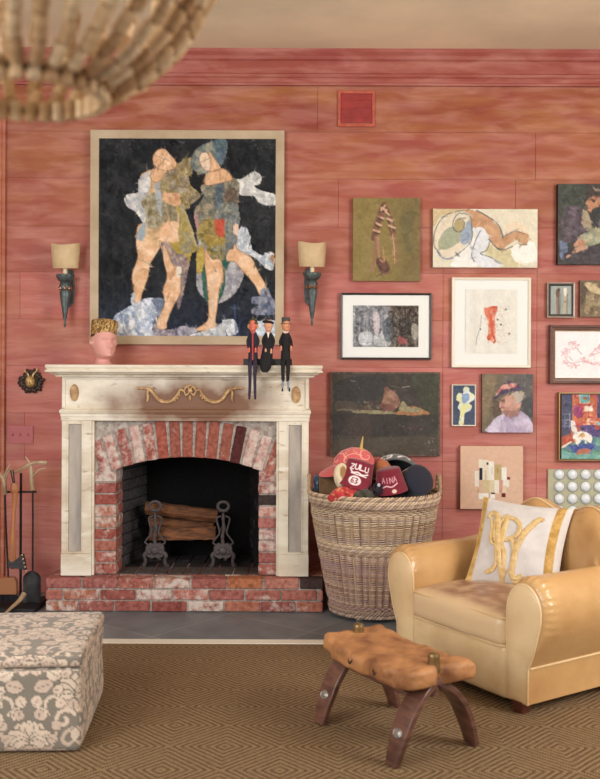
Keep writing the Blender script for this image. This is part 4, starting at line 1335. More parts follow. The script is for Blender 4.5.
# --- L: lady in a hat ----------------------------------------------------
RL = (482, 374, 533, 432.5)
t = pic('portrait_painting', 'portrait of an elderly person in a flowered hat and lilac blouse', RL)
c = Cv(*RL, 1.9, (112, 100, 78), 8, 71); c.view(445, 365, 6.3158)
c.put(np.clip((c.X - 500) / 20, 0, 1), (84, 84, 84), .8, 10); c.poly([(245, 80), (320, 80), (300, 200), (260, 380), (245, 380)], (138, 116, 80), .7, 10); c.poly([(300, 230), (350, 240), (360, 300), (310, 330)], (90, 66, 50), .7)
c.poly([(470, 250), (550, 200), (550, 330), (500, 300)], (62, 66, 70), .8)
c.poly([(275, 425), (290, 370), (340, 320), (400, 310), (470, 290), (520, 320), (548, 360), (550, 425)], (176, 160, 190), 1, 14, 6, (196, 182, 208))
c.poly([(400, 320), (440, 320), (420, 425), (390, 425)], (160, 142, 176), .6); c.poly([(270, 425), (300, 365), (350, 340), (330, 425)], (206, 196, 218), .7)
c.poly([(355, 215), (400, 190), (460, 200), (480, 260), (450, 300), (420, 320), (370, 310), (350, 280), (345, 260)], (188, 132, 112), 1, 10, 5, (206, 152, 130)); c.poly([(370, 290), (440, 290), (470, 270), (460, 320), (400, 335)], (150, 100, 92), .8)
c.poly([(420, 180), (480, 165), (500, 190), (480, 230), (450, 240), (440, 205)], (186, 172, 156), 1, 12); c.line([(362, 228), (378, 226)], 5, (110, 66, 60)); c.line([(358, 268), (372, 268)], 4, (150, 70, 66)); c.poly([(345, 235), (355, 225), (360, 250), (347, 255)], (214, 160, 140))
c.poly([(300, 222), (330, 185), (345, 140), (400, 105), (450, 105), (470, 135), (500, 145), (490, 155), (420, 165), (350, 195), (320, 215)], (78, 56, 98), 1, 14, 4, (60, 46, 80))
c.poly([(320, 190), (360, 130), (400, 120), (440, 110), (450, 135), (400, 150), (350, 165), (330, 190)], (206, 104, 96), 1, 30, 3, (220, 170, 150)); c.ell(430, 120, 16, 12, (220, 180, 160))
c.specks(12, (330, 325, 470, 420), [(206, 196, 220), (150, 130, 170)], (6, 20), .5, 31)
c.strokes(420, 18, (3, 8), (1, 2.6), 11)
canvas('canvas', c, RL, WY - .03, .029, M_paint, t, side=(96, 44, 40))

# --- M: colourful interior --------------------------------------------------
RM = (559, 392.5, 630, 461)
t = pic('interior_painting', 'bright framed painting of a room with an orange wall, lamp and white chair', RM)
c = Cv(561, 395, 628, 459, 1.9, (176, 92, 72), 20, 83); c.view(545, 385, 5.77)
c.poly([(95, 50), (155, 50), (160, 200), (145, 280), (95, 300)], (70, 72, 104), 1, 16, smooth=False)
c.poly([(155, 50), (310, 50), (310, 240), (155, 250)], (214, 110, 60), 1, 30, 6, (196, 70, 70), smooth=False); c.poly([(170, 120), (215, 150), (210, 190), (165, 175)], (160, 50, 110), 1, 12)
c.poly([(195, 55), (255, 55), (255, 105), (200, 110)], (90, 170, 170), 1, 20, smooth=False, edge=(220, 190, 150), ew=1); c.ell(228, 78, 12, 10, (180, 90, 60))
c.poly([(300, 50), (480, 50), (480, 260), (300, 200)], (62, 60, 100), 1, 20, smooth=False); c.poly([(380, 90), (450, 90), (450, 200), (380, 200)], (200, 180, 120), 1, 20, smooth=False)
c.poly([(225, 125), (268, 122), (280, 155), (220, 155)], (236, 214, 190), 1, 6, smooth=False); c.line([(250, 155), (250, 185)], 5, (120, 60, 40)); c.poly([(210, 210), (300, 190), (480, 215), (480, 260), (250, 240)], (206, 90, 60), 1, 30, 3, (240, 190, 150))
c.poly([(210, 235), (480, 250), (480, 320), (270, 300)], (84, 66, 130), 1, 30, 3); c.line([(235, 210), (300, 215)], 6, (236, 220, 200)); c.ell(300, 245, 16, 14, (200, 70, 56)); c.ell(310, 225, 12, 10, (120, 190, 190))
for y in (170, 205, 240): c.line([(98, y), (145, y)], 3, (150, 160, 190))
c.line([(140, 165), (140, 250)], 4, (160, 170, 200)); c.line([(112, 165), (112, 250)], 4, (110, 120, 160))
c.poly([(98, 310), (155, 290), (160, 335), (100, 360)], (200, 80, 50), 1, 16, smooth=False)
c.poly([(95, 362), (160, 335), (280, 300), (480, 330), (480, 440), (95, 440)], (76, 110, 160), 1, 40, 4, (96, 160, 130)); c.poly([(150, 350), (270, 340), (260, 380), (170, 390)], (60, 80, 160), 1, 30)
c.poly([(95, 380), (150, 390), (300, 400), (480, 400), (480, 440), (95, 440)], (110, 180, 160), .8, 40, 3); c.poly([(200, 370), (260, 372), (250, 395), (180, 400)], (214, 110, 70), .8, 20)
c.poly([(145, 215), (165, 210), (180, 250), (190, 300), (160, 290)], (226, 216, 214), 1, 8); c.poly([(160, 295), (200, 270), (250, 280), (270, 300), (265, 335), (245, 330), (235, 340), (215, 320), (185, 345), (170, 330)], (240, 232, 222), 1, 8); c.ell(215, 290, 16, 12, (230, 180, 110)); c.poly([(98, 355), (150, 325), (155, 330), (100, 364)], (236, 220, 200))
c.strokes(360, 40, (2, 8), (.8, 2.2), 12)
canvas('canvas', c, (561.5, 394.5, 628, 459), WY - .030, .028, M_paint, t, side=(30, 26, 26))
frame('frame', RM, .008, WY - .045, .044, M_goldf, t, label='thin brass-edged black frame', prof=[(0, 0), (0, 1), (1, 1), (1, 0)])

# --- N: pink collage ---------------------------------------------------------
RN = (460.5, 446, 523, 509)
t = pic('collage_painting', 'square pink canvas with a cluster of cream paper strips', RN)
c = Cv(*RN, 2, (222, 178, 148), 5, 91); c.view(450, 440, 7.5)
CR = (228, 222, 204)
for q, col in (((185, 232, 215, 350), CR), ((215, 145, 245, 210), CR), ((240, 150, 290, 300), (226, 214, 186)), ((290, 160, 330, 300), (232, 228, 214)), ((222, 210, 242, 302), (40, 42, 66)), ((335, 182, 385, 300), (196, 168, 112)),
               ((385, 205, 425, 300), (234, 230, 220)), ((400, 300, 442, 352), CR), ((245, 300, 295, 395), (214, 190, 140)), ((295, 300, 335, 390), (220, 204, 164)), ((335, 300, 370, 400), CR), ((368, 300, 395, 395), (214, 150, 130)),
               ((218, 398, 290, 442), (236, 232, 224)), ((305, 398, 338, 440), (236, 232, 224)), ((308, 396, 338, 406), (50, 40, 40)), ((385, 398, 418, 428), (112, 40, 40)), ((428, 276, 452, 298), (120, 44, 60)), ((272, 168, 290, 186), (80, 56, 40)),
               ((205, 368, 218, 395), (200, 160, 100)), ((395, 340, 425, 395), (228, 200, 170)), ((262, 230, 275, 300), (206, 190, 150)), ((352, 210, 362, 250), (180, 130, 70)), ((312, 200, 320, 260), (206, 198, 170))):
    c.poly([(q[0], q[1]), (q[2], q[1]), (q[2], q[3]), (q[0], q[3])], col, 1, 6, smooth=False)
canvas('canvas', c, RN, WY - .04, .039, M_paint_m, t, side=(214, 172, 144))

# --- O: domed relief panel ---------------------------------------------------
RO = (548, 469.5, 632, 528)
t = pic('relief_panel', 'pale green panel covered with rows of white domed discs', RO)
board('panel', RO, WY - .02, .019, mat('sage_board', (186, 182, 152), rough=.6, col2=(170, 168, 140), nscale=12), t)
M_dome = mat('white_dome', (226, 232, 236), rough=.3); M_ringm = mat('grey_disc_rim', (140, 146, 134), rough=.6)
for ix in range(6):
    for iy in range(4):
        p = P(559.2 + ix * 13.2, 474.5 + iy * 12.1, WY - .02)
        T = Matrix.Translation(p) @ Matrix.Rotation(PI / 2, 4, 'X')
        m = M(); m.lathe([(.0355, 0), (.0355, .004), (.031, .004), (.030, .004)], 24, T)
        rim = m.build('disc_rim', M_ringm, t, world=True, label='grey rim')
        m = M(); m.lathe([(.032, .002), (.031, .008), (.026, .016), (.016, .021), (.001, .023)], 20, T); m.build('dome', M_dome, rim, world=True)

# --- wall vent -----------------------------------------------------------
RV = (338, 90.5, 375, 126.5)
t = tag(thing('wall_vent', 'x', 'vent', P(356, 108, BACK)), 'small square red-painted vent cover high on the wall', 'vent')
M_ventf = mat('red_vent_paint', (166, 68, 54), rough=.6, col2=(186, 92, 68), nscale=30, bump=.3)
M_vent = mat('dark_red_vent_paint', (158, 50, 44), rough=.6, col2=(134, 38, 38), nscale=12, bump=.3)
frame('frame', RV, .018, WY - .014, .013, M_ventf, t)
m = M(); X0, X1 = P(341, 108, WY).x, P(372, 108, WY).x; Z0, Z1 = P(356, 123, WY).z, P(356, 94, WY).z
m.box(X0, X1, WY - .006, WY - .001, Z0, Z1)
for i in range(3): m.box(X0, X1, WY - .009, WY - .005, Z0 + (i + .6) * (Z1 - Z0) / 3.4, Z0 + (i + .6) * (Z1 - Z0) / 3.4 + .012)
m.build('cover', M_vent, t, world=True, smooth=False, bevel=.002)

# --- switch plate ----------------------------------------------------------
t = thing('light_switch', 'triple switch plate painted the same pink as the boards, left of the mantelpiece', 'switch', P(20.5, 434.5, BACK))
M_sw = mat('pink_switch_paint', (176, 92, 94), rough=.5)
board('plate', (7.5, 425.5, 33, 443.5), WY - .009, .008, M_sw, t)
for px in (12.3, 19.8, 27.6):
    p = P(px, 434, WY - .009); m = M(); m.box(p.x - .007, p.x + .007, p.y - .010, p.y, p.z - .012, p.z + .004)
    m.build('toggle', M_sw, t, world=True, smooth=False, bevel=.002)

# ================================================================== SCONCES AND WALL THINGS
M_parch = mat('parchment', (204, 180, 142), rough=.7, col2=(182, 154, 114), nscale=10, sss=.1)
M_verd = mat('verdigris_metal', (72, 80, 80), rough=.45, metal=.5, col2=(92, 104, 104), nscale=40, bump=.4, bscale=60)
M_plate = mat('blue_grey_backplate', (84, 98, 106), rough=.5, metal=.3, col2=(66, 72, 78), nscale=30, bump=.2)
M_candle = mat('ivory_candle', (226, 206, 168), rough=.5)
M_amber = mat('amber_glass_bead', (150, 84, 40), rough=.15)


def sconce(label, px_plate, dy, rz):
    p = P(px_plate, 300 + dy, WY)
    t = thing('wall_sconce', label, 'wall lamp', (p.x, WY, p.z), rz, group=None)
    s = 1 / 156.0
    z = lambda y: (300 - y) * s
    m = M()
    m.prism([(-.030, z(275)), (-.02, z(270)), (.02, z(270)), (.030, z(275)), (.034, z(290)), (.026, z(303)), (.0, z(308)), (-.026, z(303)), (-.034, z(290))], -.016, -.001)
    m.build('back_plate', M_plate, t, bevel=.004, label='blue grey metal back plate')
    Y = -.115
    T = Matrix.Translation((0, Y, 0))
    m = M()
    m.lathe([(.0, z(328)), (.006, z(327)), (.008, z(324)), (.005, z(322)), (.013, z(318)), (.023, z(306)), (.031, z(298)), (.035, z(294)), (.029, z(292)), (.038, z(289)), (.034, z(286)), (.027, z(284)), (.038, z(283)),
             (.046, z(281.5)), (.054, z(279.5)), (.056, z(277)), (.050, z(276.5)), (.030, z(278)), (.0, z(278.5))], 20, T)
    for i in range(8):
        a = i * PI / 4
        m.tube([(.018 * math.cos(a), Y + .018 * math.sin(a), z(305)), (.025 * math.cos(a), Y + .025 * math.sin(a), z(296))], .004, 5)
        m.ball((.052 * math.cos(a), Y + .052 * math.sin(a), z(277.5)), (.007, .007, .010), 6, 4)
    m.tube(spline([(0, -.012, z(298)), (0, -.05, z(300)), (0, -.09, z(294)), (0, Y, z(290))], 5), .008, 8)
    b = m.build('torch_body', M_verd, t)
    m = M()
    for i in range(8):
        a = i * PI / 4 + .2; m.ball((.037 * math.cos(a), Y + .037 * math.sin(a), z(290)), (.007, .007, .012), 6, 5)
    m.build('bead_ring', M_amber, b, label='amber glass beads')
    m = M(); m.lathe([(.0, z(278)), (.014, z(278)), (.014, z(262)), (.0, z(262))], 14, T); m.build('candle', M_candle, t)
    m = M()                                   # half-round shade with a dipped top edge
    n = 30; vs = []; fs = []
    for k, off in ((0, 0), (1, .002)):
        for j in range(n + 1):
            a = PI + PI * (j / n) * 1.0
            fl = 1.0
            for i, (zz, rr) in enumerate(((z(270.2), .080), (z(262), .084), (z(254), .088), (z(248), .091))):
                top = .010 * abs(math.cos(a)) ** 2 * 1.3 if i == 3 else 0
                top += -.004 * (1 - abs(math.cos(a))) if i == 3 else 0
                bot = -.006 * math.sin(a) * 0 if i else -.006 * abs(math.sin(a))
                vs.append(((rr - off) * math.cos(a), Y + .012 + (rr - off) * math.sin(a) * .75, zz + top + bot))
    m.add(vs, [])
    q = n + 1
    for k in range(2):
        for j in range(n):
            for i in range(3):
                a0 = k * q * 4 + j * 4 + i
                fs.append((a0, a0 + 1, a0 + 5, a0 + 4))
    for j in range(n):
        for i in (0, 3):
            a0 = j * 4 + i; fs.append((a0, a0 + 4, a0 + 4 + q * 4, a0 + q * 4))
    m.f += fs
    m.build('lamp_shade', M_parch, t, label='half-round parchment shade')
    m = M(); m.tube([(-.078, Y + .012, z(267)), (0, Y, z(265)), (.078, Y + .012, z(267))], .002, 5); m.build('shade_carrier', M_verd, t)
    return t


sconce('wall sconce with parchment half shade and dark torch body, left of the large painting', 69.5, 0, 0.0)
sconce('wall sconce with parchment half shade and dark torch body, right of the large painting', 309, -1.5, 0.16)

# small mask wreath ---------------------------------------------------
p = P(32, 381, WY)
t = thing('wall_mask', 'small dark leafy ornament with a golden face, left of the mantel shelf', 'ornament', (p.x, WY, p.z))
M_bronze = mat('dark_bronze_leaf', (72, 56, 44), rough=.5, metal=.4, col2=(48, 38, 32), nscale=40, bump=.3)
M_gold = mat('old_gold', (222, 194, 130), rough=.45, metal=.3, col2=(150, 110, 60), nscale=50)
m = M(); r = random.Random(2)
m.ball((0, -.014, 0), (.058, .013, .056), 20, 8)
for i in range(26):
    a = i * 2 * PI / 26 + r.uniform(-.1, .1); R0 = r.uniform(.045, .066)
    c_ = Vector((R0 * math.cos(a), -.018, R0 * math.sin(a) * .95 - .002))
    m.ball(c_, (.024, .007, .012), 8, 5, Matrix.Rotation(-a + r.uniform(-.4, .4), 3, 'Y'))
for i in range(14):
    a = r.uniform(0, 2 * PI); m.ball((.040 * math.cos(a), -.026, .040 * math.sin(a)), (.016, .007, .009), 8, 5, Matrix.Rotation(-a + 1, 3, 'Y'))
m.build('leaf_wreath', M_bronze, t)
m = M(); m.ball((-.002, -.030, -.002), (.031, .018, .036), 20, 14); m.ball((-.002, -.048, -.006), (.005, .008, .011), 8, 6); m.ball((-.012, -.045, .008), (.006, .004, .003), 8, 5); m.ball((.008, -.045, .008), (.006, .004, .003), 8, 5); m.ball((-.002, -.046, -.022), (.009, .004, .004), 8, 5)
for s_ in (-1, 1): m.tube(spline([(s_ * .010, -.030, .022), (s_ * .018, -.030, .044), (s_ * .034, -.03, .060), (s_ * .040, -.03, .078)], 4), [.006] * 6 + [.004] * 7, 6)
m.build('gold_face', M_gold, t, label='golden face with small horns')


# ================================================================== THINGS ON THE MANTEL
def head_mesh(m, rows, s=1.0, n=40, T=None, nose=.018):
    """stacked oval rows (z, rx, ry, yo) smoothed, with a face at -Y; fz = eye height"""
    q = spline(rows, 4); vs = []
    zs_ = [a[0] for a in rows]
    chin = rows[3][0]; crown = rows[-1][0]; H = crown - chin; ez = chin + H * .50
    for (z, rx, ry, yo) in q:
        rx, ry = max(rx, .001), max(ry, .001)
        for j in range(n):
            a = 2 * PI * j / n
            x, y = rx * math.sin(a), -ry * math.cos(a)
            az = (a + PI) % (2 * PI) - PI
            d = 0
            g = lambda u, w: math.exp(-(u / w) ** 2)
            zz = (z - chin) / H
            d += nose * H / .19 * g(az, .17) * g(max(0, zz - .33), .10) * (g(zz - .33, .05) if zz < .33 else 1)
            d -= .42 * nose * (g(az - .42, .2) + g(az + .42, .2)) * g(zz - .50, .06)
            d += .16 * nose * (g(az - .42, .1) + g(az + .42, .1)) * g(zz - .49, .03)
            d += .25 * nose * g(az, .5) * g(zz - .60, .04)
            d += .30 * nose * g(az, .26) * (g(zz - .215, .028) + g(zz - .155, .026))
            d -= .15 * nose * g(az, .3) * g(zz - .185, .012)
            d += .35 * nose * g(az, .3) * g(zz - .04, .06)
            d += .5 * nose * (g(az - 1.6, .10) + g(az + 1.6, .10)) * g(zz - .43, .10)
            vs.append(Vector((x + d * math.sin(a), y + yo - d * math.cos(a), z)) * s)
    if T is not None: vs = [T @ v for v in vs]
    k = len(q)
    m.add(vs, [(i * n + j, i * n + (j + 1) % n, (i + 1) * n + (j + 1) % n, (i + 1) * n + j) for i in range(k - 1) for j in range(n)] + [tuple(range(n))[::-1], tuple((k - 1) * n + j for j in range(n))])


ZS = zt
ph = P(103.5, 363, 5.74)
t = thing('mannequin_head', 'pink mannequin head wearing a gold patterned cap, at the left end of the mantel shelf', 'head', (ph.x, 5.74, ZS + .0005), rad(36))
m = M()
head_mesh(m, [(0, .060, .056, .005), (.008, .050, .048, .006), (.030, .039, .042, .014), (.046, .040, .058, -.014), (.060, .050, .070, -.014), (.09, .062, .082, -.008), (.12, .070, .088, -.003), (.15, .073, .091, 0), (.18, .071, .089, 0), (.21, .06, .075, 0), (.23, .04, .05, 0), (.238, .003, .003, 0)], nose=.042)
m.build('head', mat('pink_plaster', (216, 158, 148), rough=.6), t, sharp=80)
cv = Cv(0, 0, 160, 40, 2.2, (120, 86, 48), 30, 97)
rs = random.Random(3)
for i in range(260):
    x, y = rs.uniform(0, 160), rs.uniform(2, 38); rr = rs.uniform(1.5, 3.6)
    cv.curve([(x + rr * math.cos(a), y + rr * math.sin(a)) for a in (0, 1.2, 2.4, 3.6, 4.8)], 1.0, rs.choice([(206, 170, 96), (186, 150, 80), (84, 56, 34), (220, 190, 130)]), .9)
cv.line([(0, 37), (160, 37)], 3, (60, 36, 28)); cv.specks(60, (0, 30, 160, 36), [(190, 90, 70), (206, 170, 110)], (.8, 2), .9, 4)


def wrap_lathe(name, prof, cv, material, parent, T=None, n=None, sy=1.0, a_off=0.0, label=None, sx=1.0, top_col=None):
    """closed lathe surface whose side is coloured from a painted strip; first profile entries run bottom to top"""
    n = n or cv.w
    k = cv.h
    zs_ = np.array(prof, float); tt = np.linspace(0, len(prof) - 1, k); i0 = np.clip(tt.astype(int), 0, len(prof) - 2); f = (tt - i0)[:, None]
    pr_ = zs_[i0] * (1 - f) + zs_[i0 + 1] * f
    ang = np.linspace(0, 2 * PI, n + 1) + a_off
    A, I = np.meshgrid(ang, np.arange(k))
    Rr, Zz = pr_[I, 0], pr_[I, 1]
    V = np.stack([(Rr * np.sin(A) * sx).ravel(), (-Rr * np.cos(A) * sy).ravel(), Zz.ravel()], 1)
    U, W = np.meshgrid(np.linspace(0, 1, n + 1), 1 - np.linspace(0, 1, k))
    C = cv.sample(U.ravel(), W.ravel())
    if T is not None:
        Tm = np.array(T.to_4x4() if len(T.row) == 3 else T); V = V @ Tm[:3, :3].T + Tm[:3, 3]
    return np_mesh(name, V, grid_faces(k, n + 1), material, parent, C, label and label) if False else np_mesh(name, V, grid_faces(k, n + 1), material, parent, C)


M_cloth = mat('printed_cloth', (128, 128, 128), rough=.85, vcol=True, bump=.25, bscale=180)
T = Matrix.Translation((0, .004, .158)) @ Matrix.Rotation(rad(-5), 4, 'X') @ Matrix.Rotation(rad(7), 4, 'Y')
wrap_lathe('cap', [(.074, 0), (.0745, .02), (.075, .06), (.0765, .095), (.076, .104), (.072, .108), (.04, .106), (.001, .104)], cv, M_cloth, t, T, sy=1.22)['label'] = 'gold and brown patterned cap'

# black block the figures sit on
pb0, pb1 = P(243.5, 360, 5.58).x, P(292, 360, 5.58).x
m = M(); m.box(pb0, pb1, 5.565, 5.64, ZS + .0005, ZS + .038)
tag(m.build('display_block', mat('black_painted_wood', (26, 24, 26), rough=.5), bevel=.002), 'long black wooden block lying on the mantel shelf behind the little figures', 'block')

M_skin = mat('painted_wood_skin', (214, 160, 128), rough=.5)
M_black = mat('black_cloth', (24, 22, 26), rough=.9)
M_white = mat('white_cloth', (226, 222, 214), rough=.8)


def figurine(label, px, skin, coat, legs, kind, hair=None):
    X = P(px, 360, 5.50).x
    t = thing('figurine', label, 'figurine', (X, 5.548, ZS + .0005), 0)
    s = 1 / 172.0
    z = lambda y: (364.8 - y) * s
    # body: head, neck and hands in one piece
    m = M()
    ys = -.004
    sc = .28 if kind != 'top_hat' else .27
    rows = [(0, .05, .05, .0), (.01, .045, .045, .0), (.03, .04, .045, 0), (.046, .044, .060, -.012), (.060, .053, .071, -.011), (.09, .063, .082, -.007), (.12, .070, .088, -.003), (.15, .073, .091, 0), (.18, .071, .089, 0), (.21, .06, .075, 0), (.23, .04, .05, 0), (.238, .003, .003, 0)]
    head_mesh(m, rows, s=.34, n=24, T=Matrix.Translation((0, ys, z(333))) @ Matrix.Rotation(rad(20 if kind == 'top_hat' else (-6 if kind == 'coat' else 8)), 4, 'Z'), nose=.03)
    m.tube([(0, ys, z(350)), (0, ys, z(340)), (0, ys, z(336)), (0, ys, z(331))], [.010, .011, .010, .010], 8)
    hx = {'coat': -.021, 'robe': .018, 'top_hat': .033}[kind]
    hy = {'coat': 349, 'robe': 350, 'top_hat': 347}[kind]
    for sgn in (1, -1):
        m.ball((hx * sgn if sgn == 1 else -hx * .8, ys - .022, z(hy)), (.006, .005, .012), 8, 6)
        for fi in range(4): m.tube([(hx * sgn * (1 if sgn == 1 else .8) + (fi - 1.5) * .003, ys - .023, z(hy + 1)), (hx * sgn * (1 if sgn == 1 else .8) + (fi - 1.5) * .0032, ys - .025, z(hy + 3))], .0016, 5)
    m.build('body', skin, t, sharp=80)
    m = M()
    if kind == 'robe':
        q = [(331.5, .014, .014, 0), (334, .024, .020, 0), (345, .028, .020, 0), (356, .034, .028, -.012), (363, .036, .020, -.034), (368, .030, .016, -.040), (372, .014, .012, -.042)]
    else:
        q = [(331, .014, .014, 0), (334, .024, .020, 0), (345, .024, .018, 0), (355, .027, .020, -.002), (361, .027, .020, -.010), (364.4, .02, .014, -.012)]
    n = 18; vs = []
    qq = spline(q, 4)
    for (y, rx, ry, yo) in qq:
        cx = -.018 * max(0, (y - 340) / 32) if kind == 'robe' else 0
        for j in range(n):
            a = 2 * PI * j / n; f = 1 + (.10 * math.sin(5 * a) if y > 345 else 0)
            vs.append((cx + rx * f * math.cos(a), yo + ry * f * math.sin(a) + ys * 0, z(y)))
    m.add(vs, [(i * n + j, i * n + (j + 1) % n, (i + 1) * n + (j + 1) % n, (i + 1) * n + j) for i in range(len(qq) - 1) for j in range(n)] + [tuple(range(n)), tuple((len(qq) - 1) * n + j for j in range(n))])
    for sgn in (1, -1):
        e = hx * (1 if sgn == 1 else -.8)
        m.tube(spline([(math.copysign(.018, e), 0, z(334.5)), (math.copysign(.031, e), .002, z(341)), (e * 1.05, -.018, z(hy - 1.5))], 5), [.008, .0085, .009, .009, .009, .009, .0085, .0085, .008, .0085, .0095], 8)
    m.build('coat' if kind != 'robe' else 'robe', coat, t, sharp=70)
    # legs over the edge
    if kind != 'robe':
        bot = 397 if kind == 'coat' else 389
        for sgn in (-1, 1):
            m = M()
            m.tube(spline([(sgn * .012, -.010, z(361.8)), (sgn * .014, -.036, z(361.5)), (sgn * .015, -.050, z(366)), (sgn * .014, -.050, z(380)), (sgn * (.017 if kind == 'coat' else .016), -.052, z(bot - (0 if kind == 'coat' else 11)))], 5), [.013] * 10 + [.012, .0115, .011, .0105, .010, .0095, .009, .0085, .008, .0075, .007], 8)
            m.build('trouser_leg', legs, t)
            if kind == 'top_hat':
                m = M(); m.tube([(sgn * .016, -.052, z(378)), (sgn * .017, -.052, z(389))], [.007, .005], 8); m.build('sock', mat('pale_blue_sock', (120, 140, 160), rough=.8), t, label='pale blue stocking')
            m = M(); xx = sgn * .017 + (.006 if kind == 'top_hat' and sgn > 0 else 0)
            m.ball((xx, -.056, z(bot + 1)), (.006, .012, .006), 8, 6); m.tube([(xx, -.052, z(bot - 2)), (xx, -.054, z(bot + 1))], .005, 6); m.build('shoe', M_black, t)
    m = M(); zt_ = z(333) + .34 * .19
    if kind == 'coat':
        m.lathe([(.030, zt_ - .010), (.031, zt_ - .006), (.025, zt_ + .004), (.020, zt_ + .014), (.008, zt_ + .022), (.004, zt_ + .036), (0, zt_ + .042)], 16, Matrix.Translation((0, ys, 0)))
        m.build('hat', mat('green_gold_hat', (96, 82, 48), rough=.7, col2=(54, 54, 40), nscale=90), t, label='olive gold pointed hat')
        m = M()
        for sgn in (-1, 1): m.ball((sgn * .024, ys + .002, zt_ - .022), (.008, .012, .016), 8, 6)
        m.build('hair', mat('straw_hair', (206, 170, 120), rough=.9, bump=.4), t)
        m = M(); m.box(-.005, .004, -.0275, -.016, z(362), z(332)); m.build('stripe', mat('red_braid', (170, 60, 58), rough=.7), t, label='red front braid', bevel=.002)
    elif kind == 'robe':
        m.lathe([(.030, -.006), (.036, -.001), (.034, .006), (.020, .012), (0, .014)], 18, Matrix.Translation((-.002, ys, zt_)) @ Matrix.Rotation(rad(8), 4, 'Y'))
        m.build('hat', M_black, t, label='flat black cap')
        m = M(); m.add([(-.008, -.021, z(332)), (.008, -.021, z(332)), (0, -.024, z(338)), (0, -.017, z(332))], [(0, 1, 2), (0, 3, 1), (0, 2, 3), (1, 3, 2)]); m.build('collar', M_white, t)
    else:
        m.lathe([(.032, zt_ - .008), (.032, zt_ - .005), (.024, zt_ - .003), (.025, zt_ + .030), (0, zt_ + .031)], 18, Matrix.Translation((0, ys, 0)))
        m.build('hat', mat('grey_top_hat', (66, 64, 60), rough=.7), t, label='grey top hat')
        m = M(); m.lathe([(.017, z(332)), (.018, z(330)), (.015, z(329))], 14, Matrix.Translation((0, ys, 0))); m.build('collar', M_white, t)
    return t


figurine('seated figurine with a red face, navy coat and long striped legs, on the mantel shelf', 252.5, mat('red_face_paint', (216, 112, 92), rough=.5), mat('navy_coat', (44, 38, 52), rough=.9),
         mat('purple_stripe', (62, 50, 74), rough=.9, col2=(34, 30, 42), nscale=60, stretch=(6, 6, .3)), 'coat')
figurine('seated figurine in a black robe and flat black cap on the mantel shelf', 268, M_skin, M_black, None, 'robe')
figurine('seated figurine in a grey top hat and black suit on the mantel shelf', 285.5, mat('tan_face_paint', (206, 140, 104), rough=.5), M_black, M_black, 'top_hat')

# ================================================================== FIRE TOOLS
M_iron2 = mat('black_iron', (34, 32, 34), rough=.55, metal=.4)
M_antler = mat('antler', (188, 166, 138), rough=.6, col2=(140, 112, 82), nscale=12, bump=.3)
M_hick = mat('hickory_wood', (172, 112, 70), rough=.5, col2=(142, 86, 52), nscale=8, stretch=(5, 5, .6))
TY = 5.66
def tp(x, y, Y=TY): return P(x, y, Y)
def tsp(pts, Y=TY): return spline([tuple(tp(a, b, Y + c)) for a, b, c in pts], 5)
def taper(k, a, b): return [a + (b - a) * i / (k - 1) for i in range(k)]


base = P(14, 610, TY); base.z = 0
t = thing('fire_tool_stand', 'black iron stand with antler horns holding the fire tools beside the hearth', 'tool stand', base)
m = M(); m.box(P(-16, 600, TY).x, P(42, 600, TY).x, TY - .16, TY + .16, .0005, .03); m.build('tray', M_iron2, t, world=True, bevel=.004, label='flat black base')
m = M(); m.tube([(tp(18, 600).x, TY + .05, .03), (tp(18, 600).x, TY + .05, tp(18, 474).z)], .008, 8); m.tube([(tp(4, 500).x, TY + .05, tp(4, 493).z), (tp(34, 500).x, TY + .05, tp(34, 493).z)], .006, 6)
m.build('post', M_iron2, t, world=True)
m = M(); q = tsp([(24, 594, -.1), (19, 601, -.15), (11, 608, -.2), (2, 617, -.24)]); m.tube(q, taper(len(q), .016, .006), 8); m.build('base_antler', M_antler, t, world=True, label='curved antler at the foot of the stand')


def antler(m, spec):
    for pts, a, b in spec:
        q = tsp(pts); m.tube(q, taper(len(q), a, b), 7)


base = tp(32.5, 603); t = thing('fire_shovel', 'iron fire shovel with a branching antler handle, nearest the hearth', 'shovel', (base.x, TY, .035))
m = M(); q = tsp([(32.7, 488, 0), (32.8, 530, 0), (32.6, 572, 0)]); m.tube(q, .0055, 8); m.build('shaft', M_iron2, t, world=True)
m = M(); antler(m, [([(32.3, 490, 0), (31.5, 480, -.005), (31.2, 471, -.005), (30.5, 464, 0)], .014, .012), ([(14, 473, 0), (22, 468.5, -.01), (31, 464, -.01), (38, 462.5, -.01), (47, 463, -.01)], .008, .013),
                    ([(31.5, 478, 0), (36, 473, -.02), (40, 469.5, -.02), (45.5, 468, -.02)], .009, .004), ([(30, 464, 0), (27, 459, 0), (25.5, 456.5, 0)], .008, .003)]); m.build('antler_handle', M_antler, t, world=True)
m = M(); x0, x1 = tp(24, 585).x, tp(41.5, 585).x; za, zb = tp(32, 570.5).z, tp(32, 603).z; n = 12; vs = []
for k_, off in ((0, 0), (1, .004)):
    for i in range(n + 1):
        v = i / n
        for j in range(n + 1):
            u = j / n * 2 - 1
            wd = (x1 - x0) / 2 * (1 - .75 * max(0, 1 - v / .22) ** 2.4)
            vs.append(((x0 + x1) / 2 + u * wd, TY + off - .020 * (abs(u) ** 2.5) - .02 * (1 - v) * (1 - abs(u)) * .5, za + (zb - za) * v))
fs = []
for k_ in range(2):
    for i in range(n):
        for j in range(n):
            a = k_ * (n + 1) ** 2 + i * (n + 1) + j; fs.append((a, a + 1, a + n + 2, a + n + 1))
bb = (n + 1) ** 2
for i in range(n):
    for a, b in ((i, i + 1), (n * (n + 1) + i, n * (n + 1) + i + 1), (i * (n + 1), (i + 1) * (n + 1)), (i * (n + 1) + n, (i + 1) * (n + 1) + n)): fs.append((a, b, b + bb, a + bb))
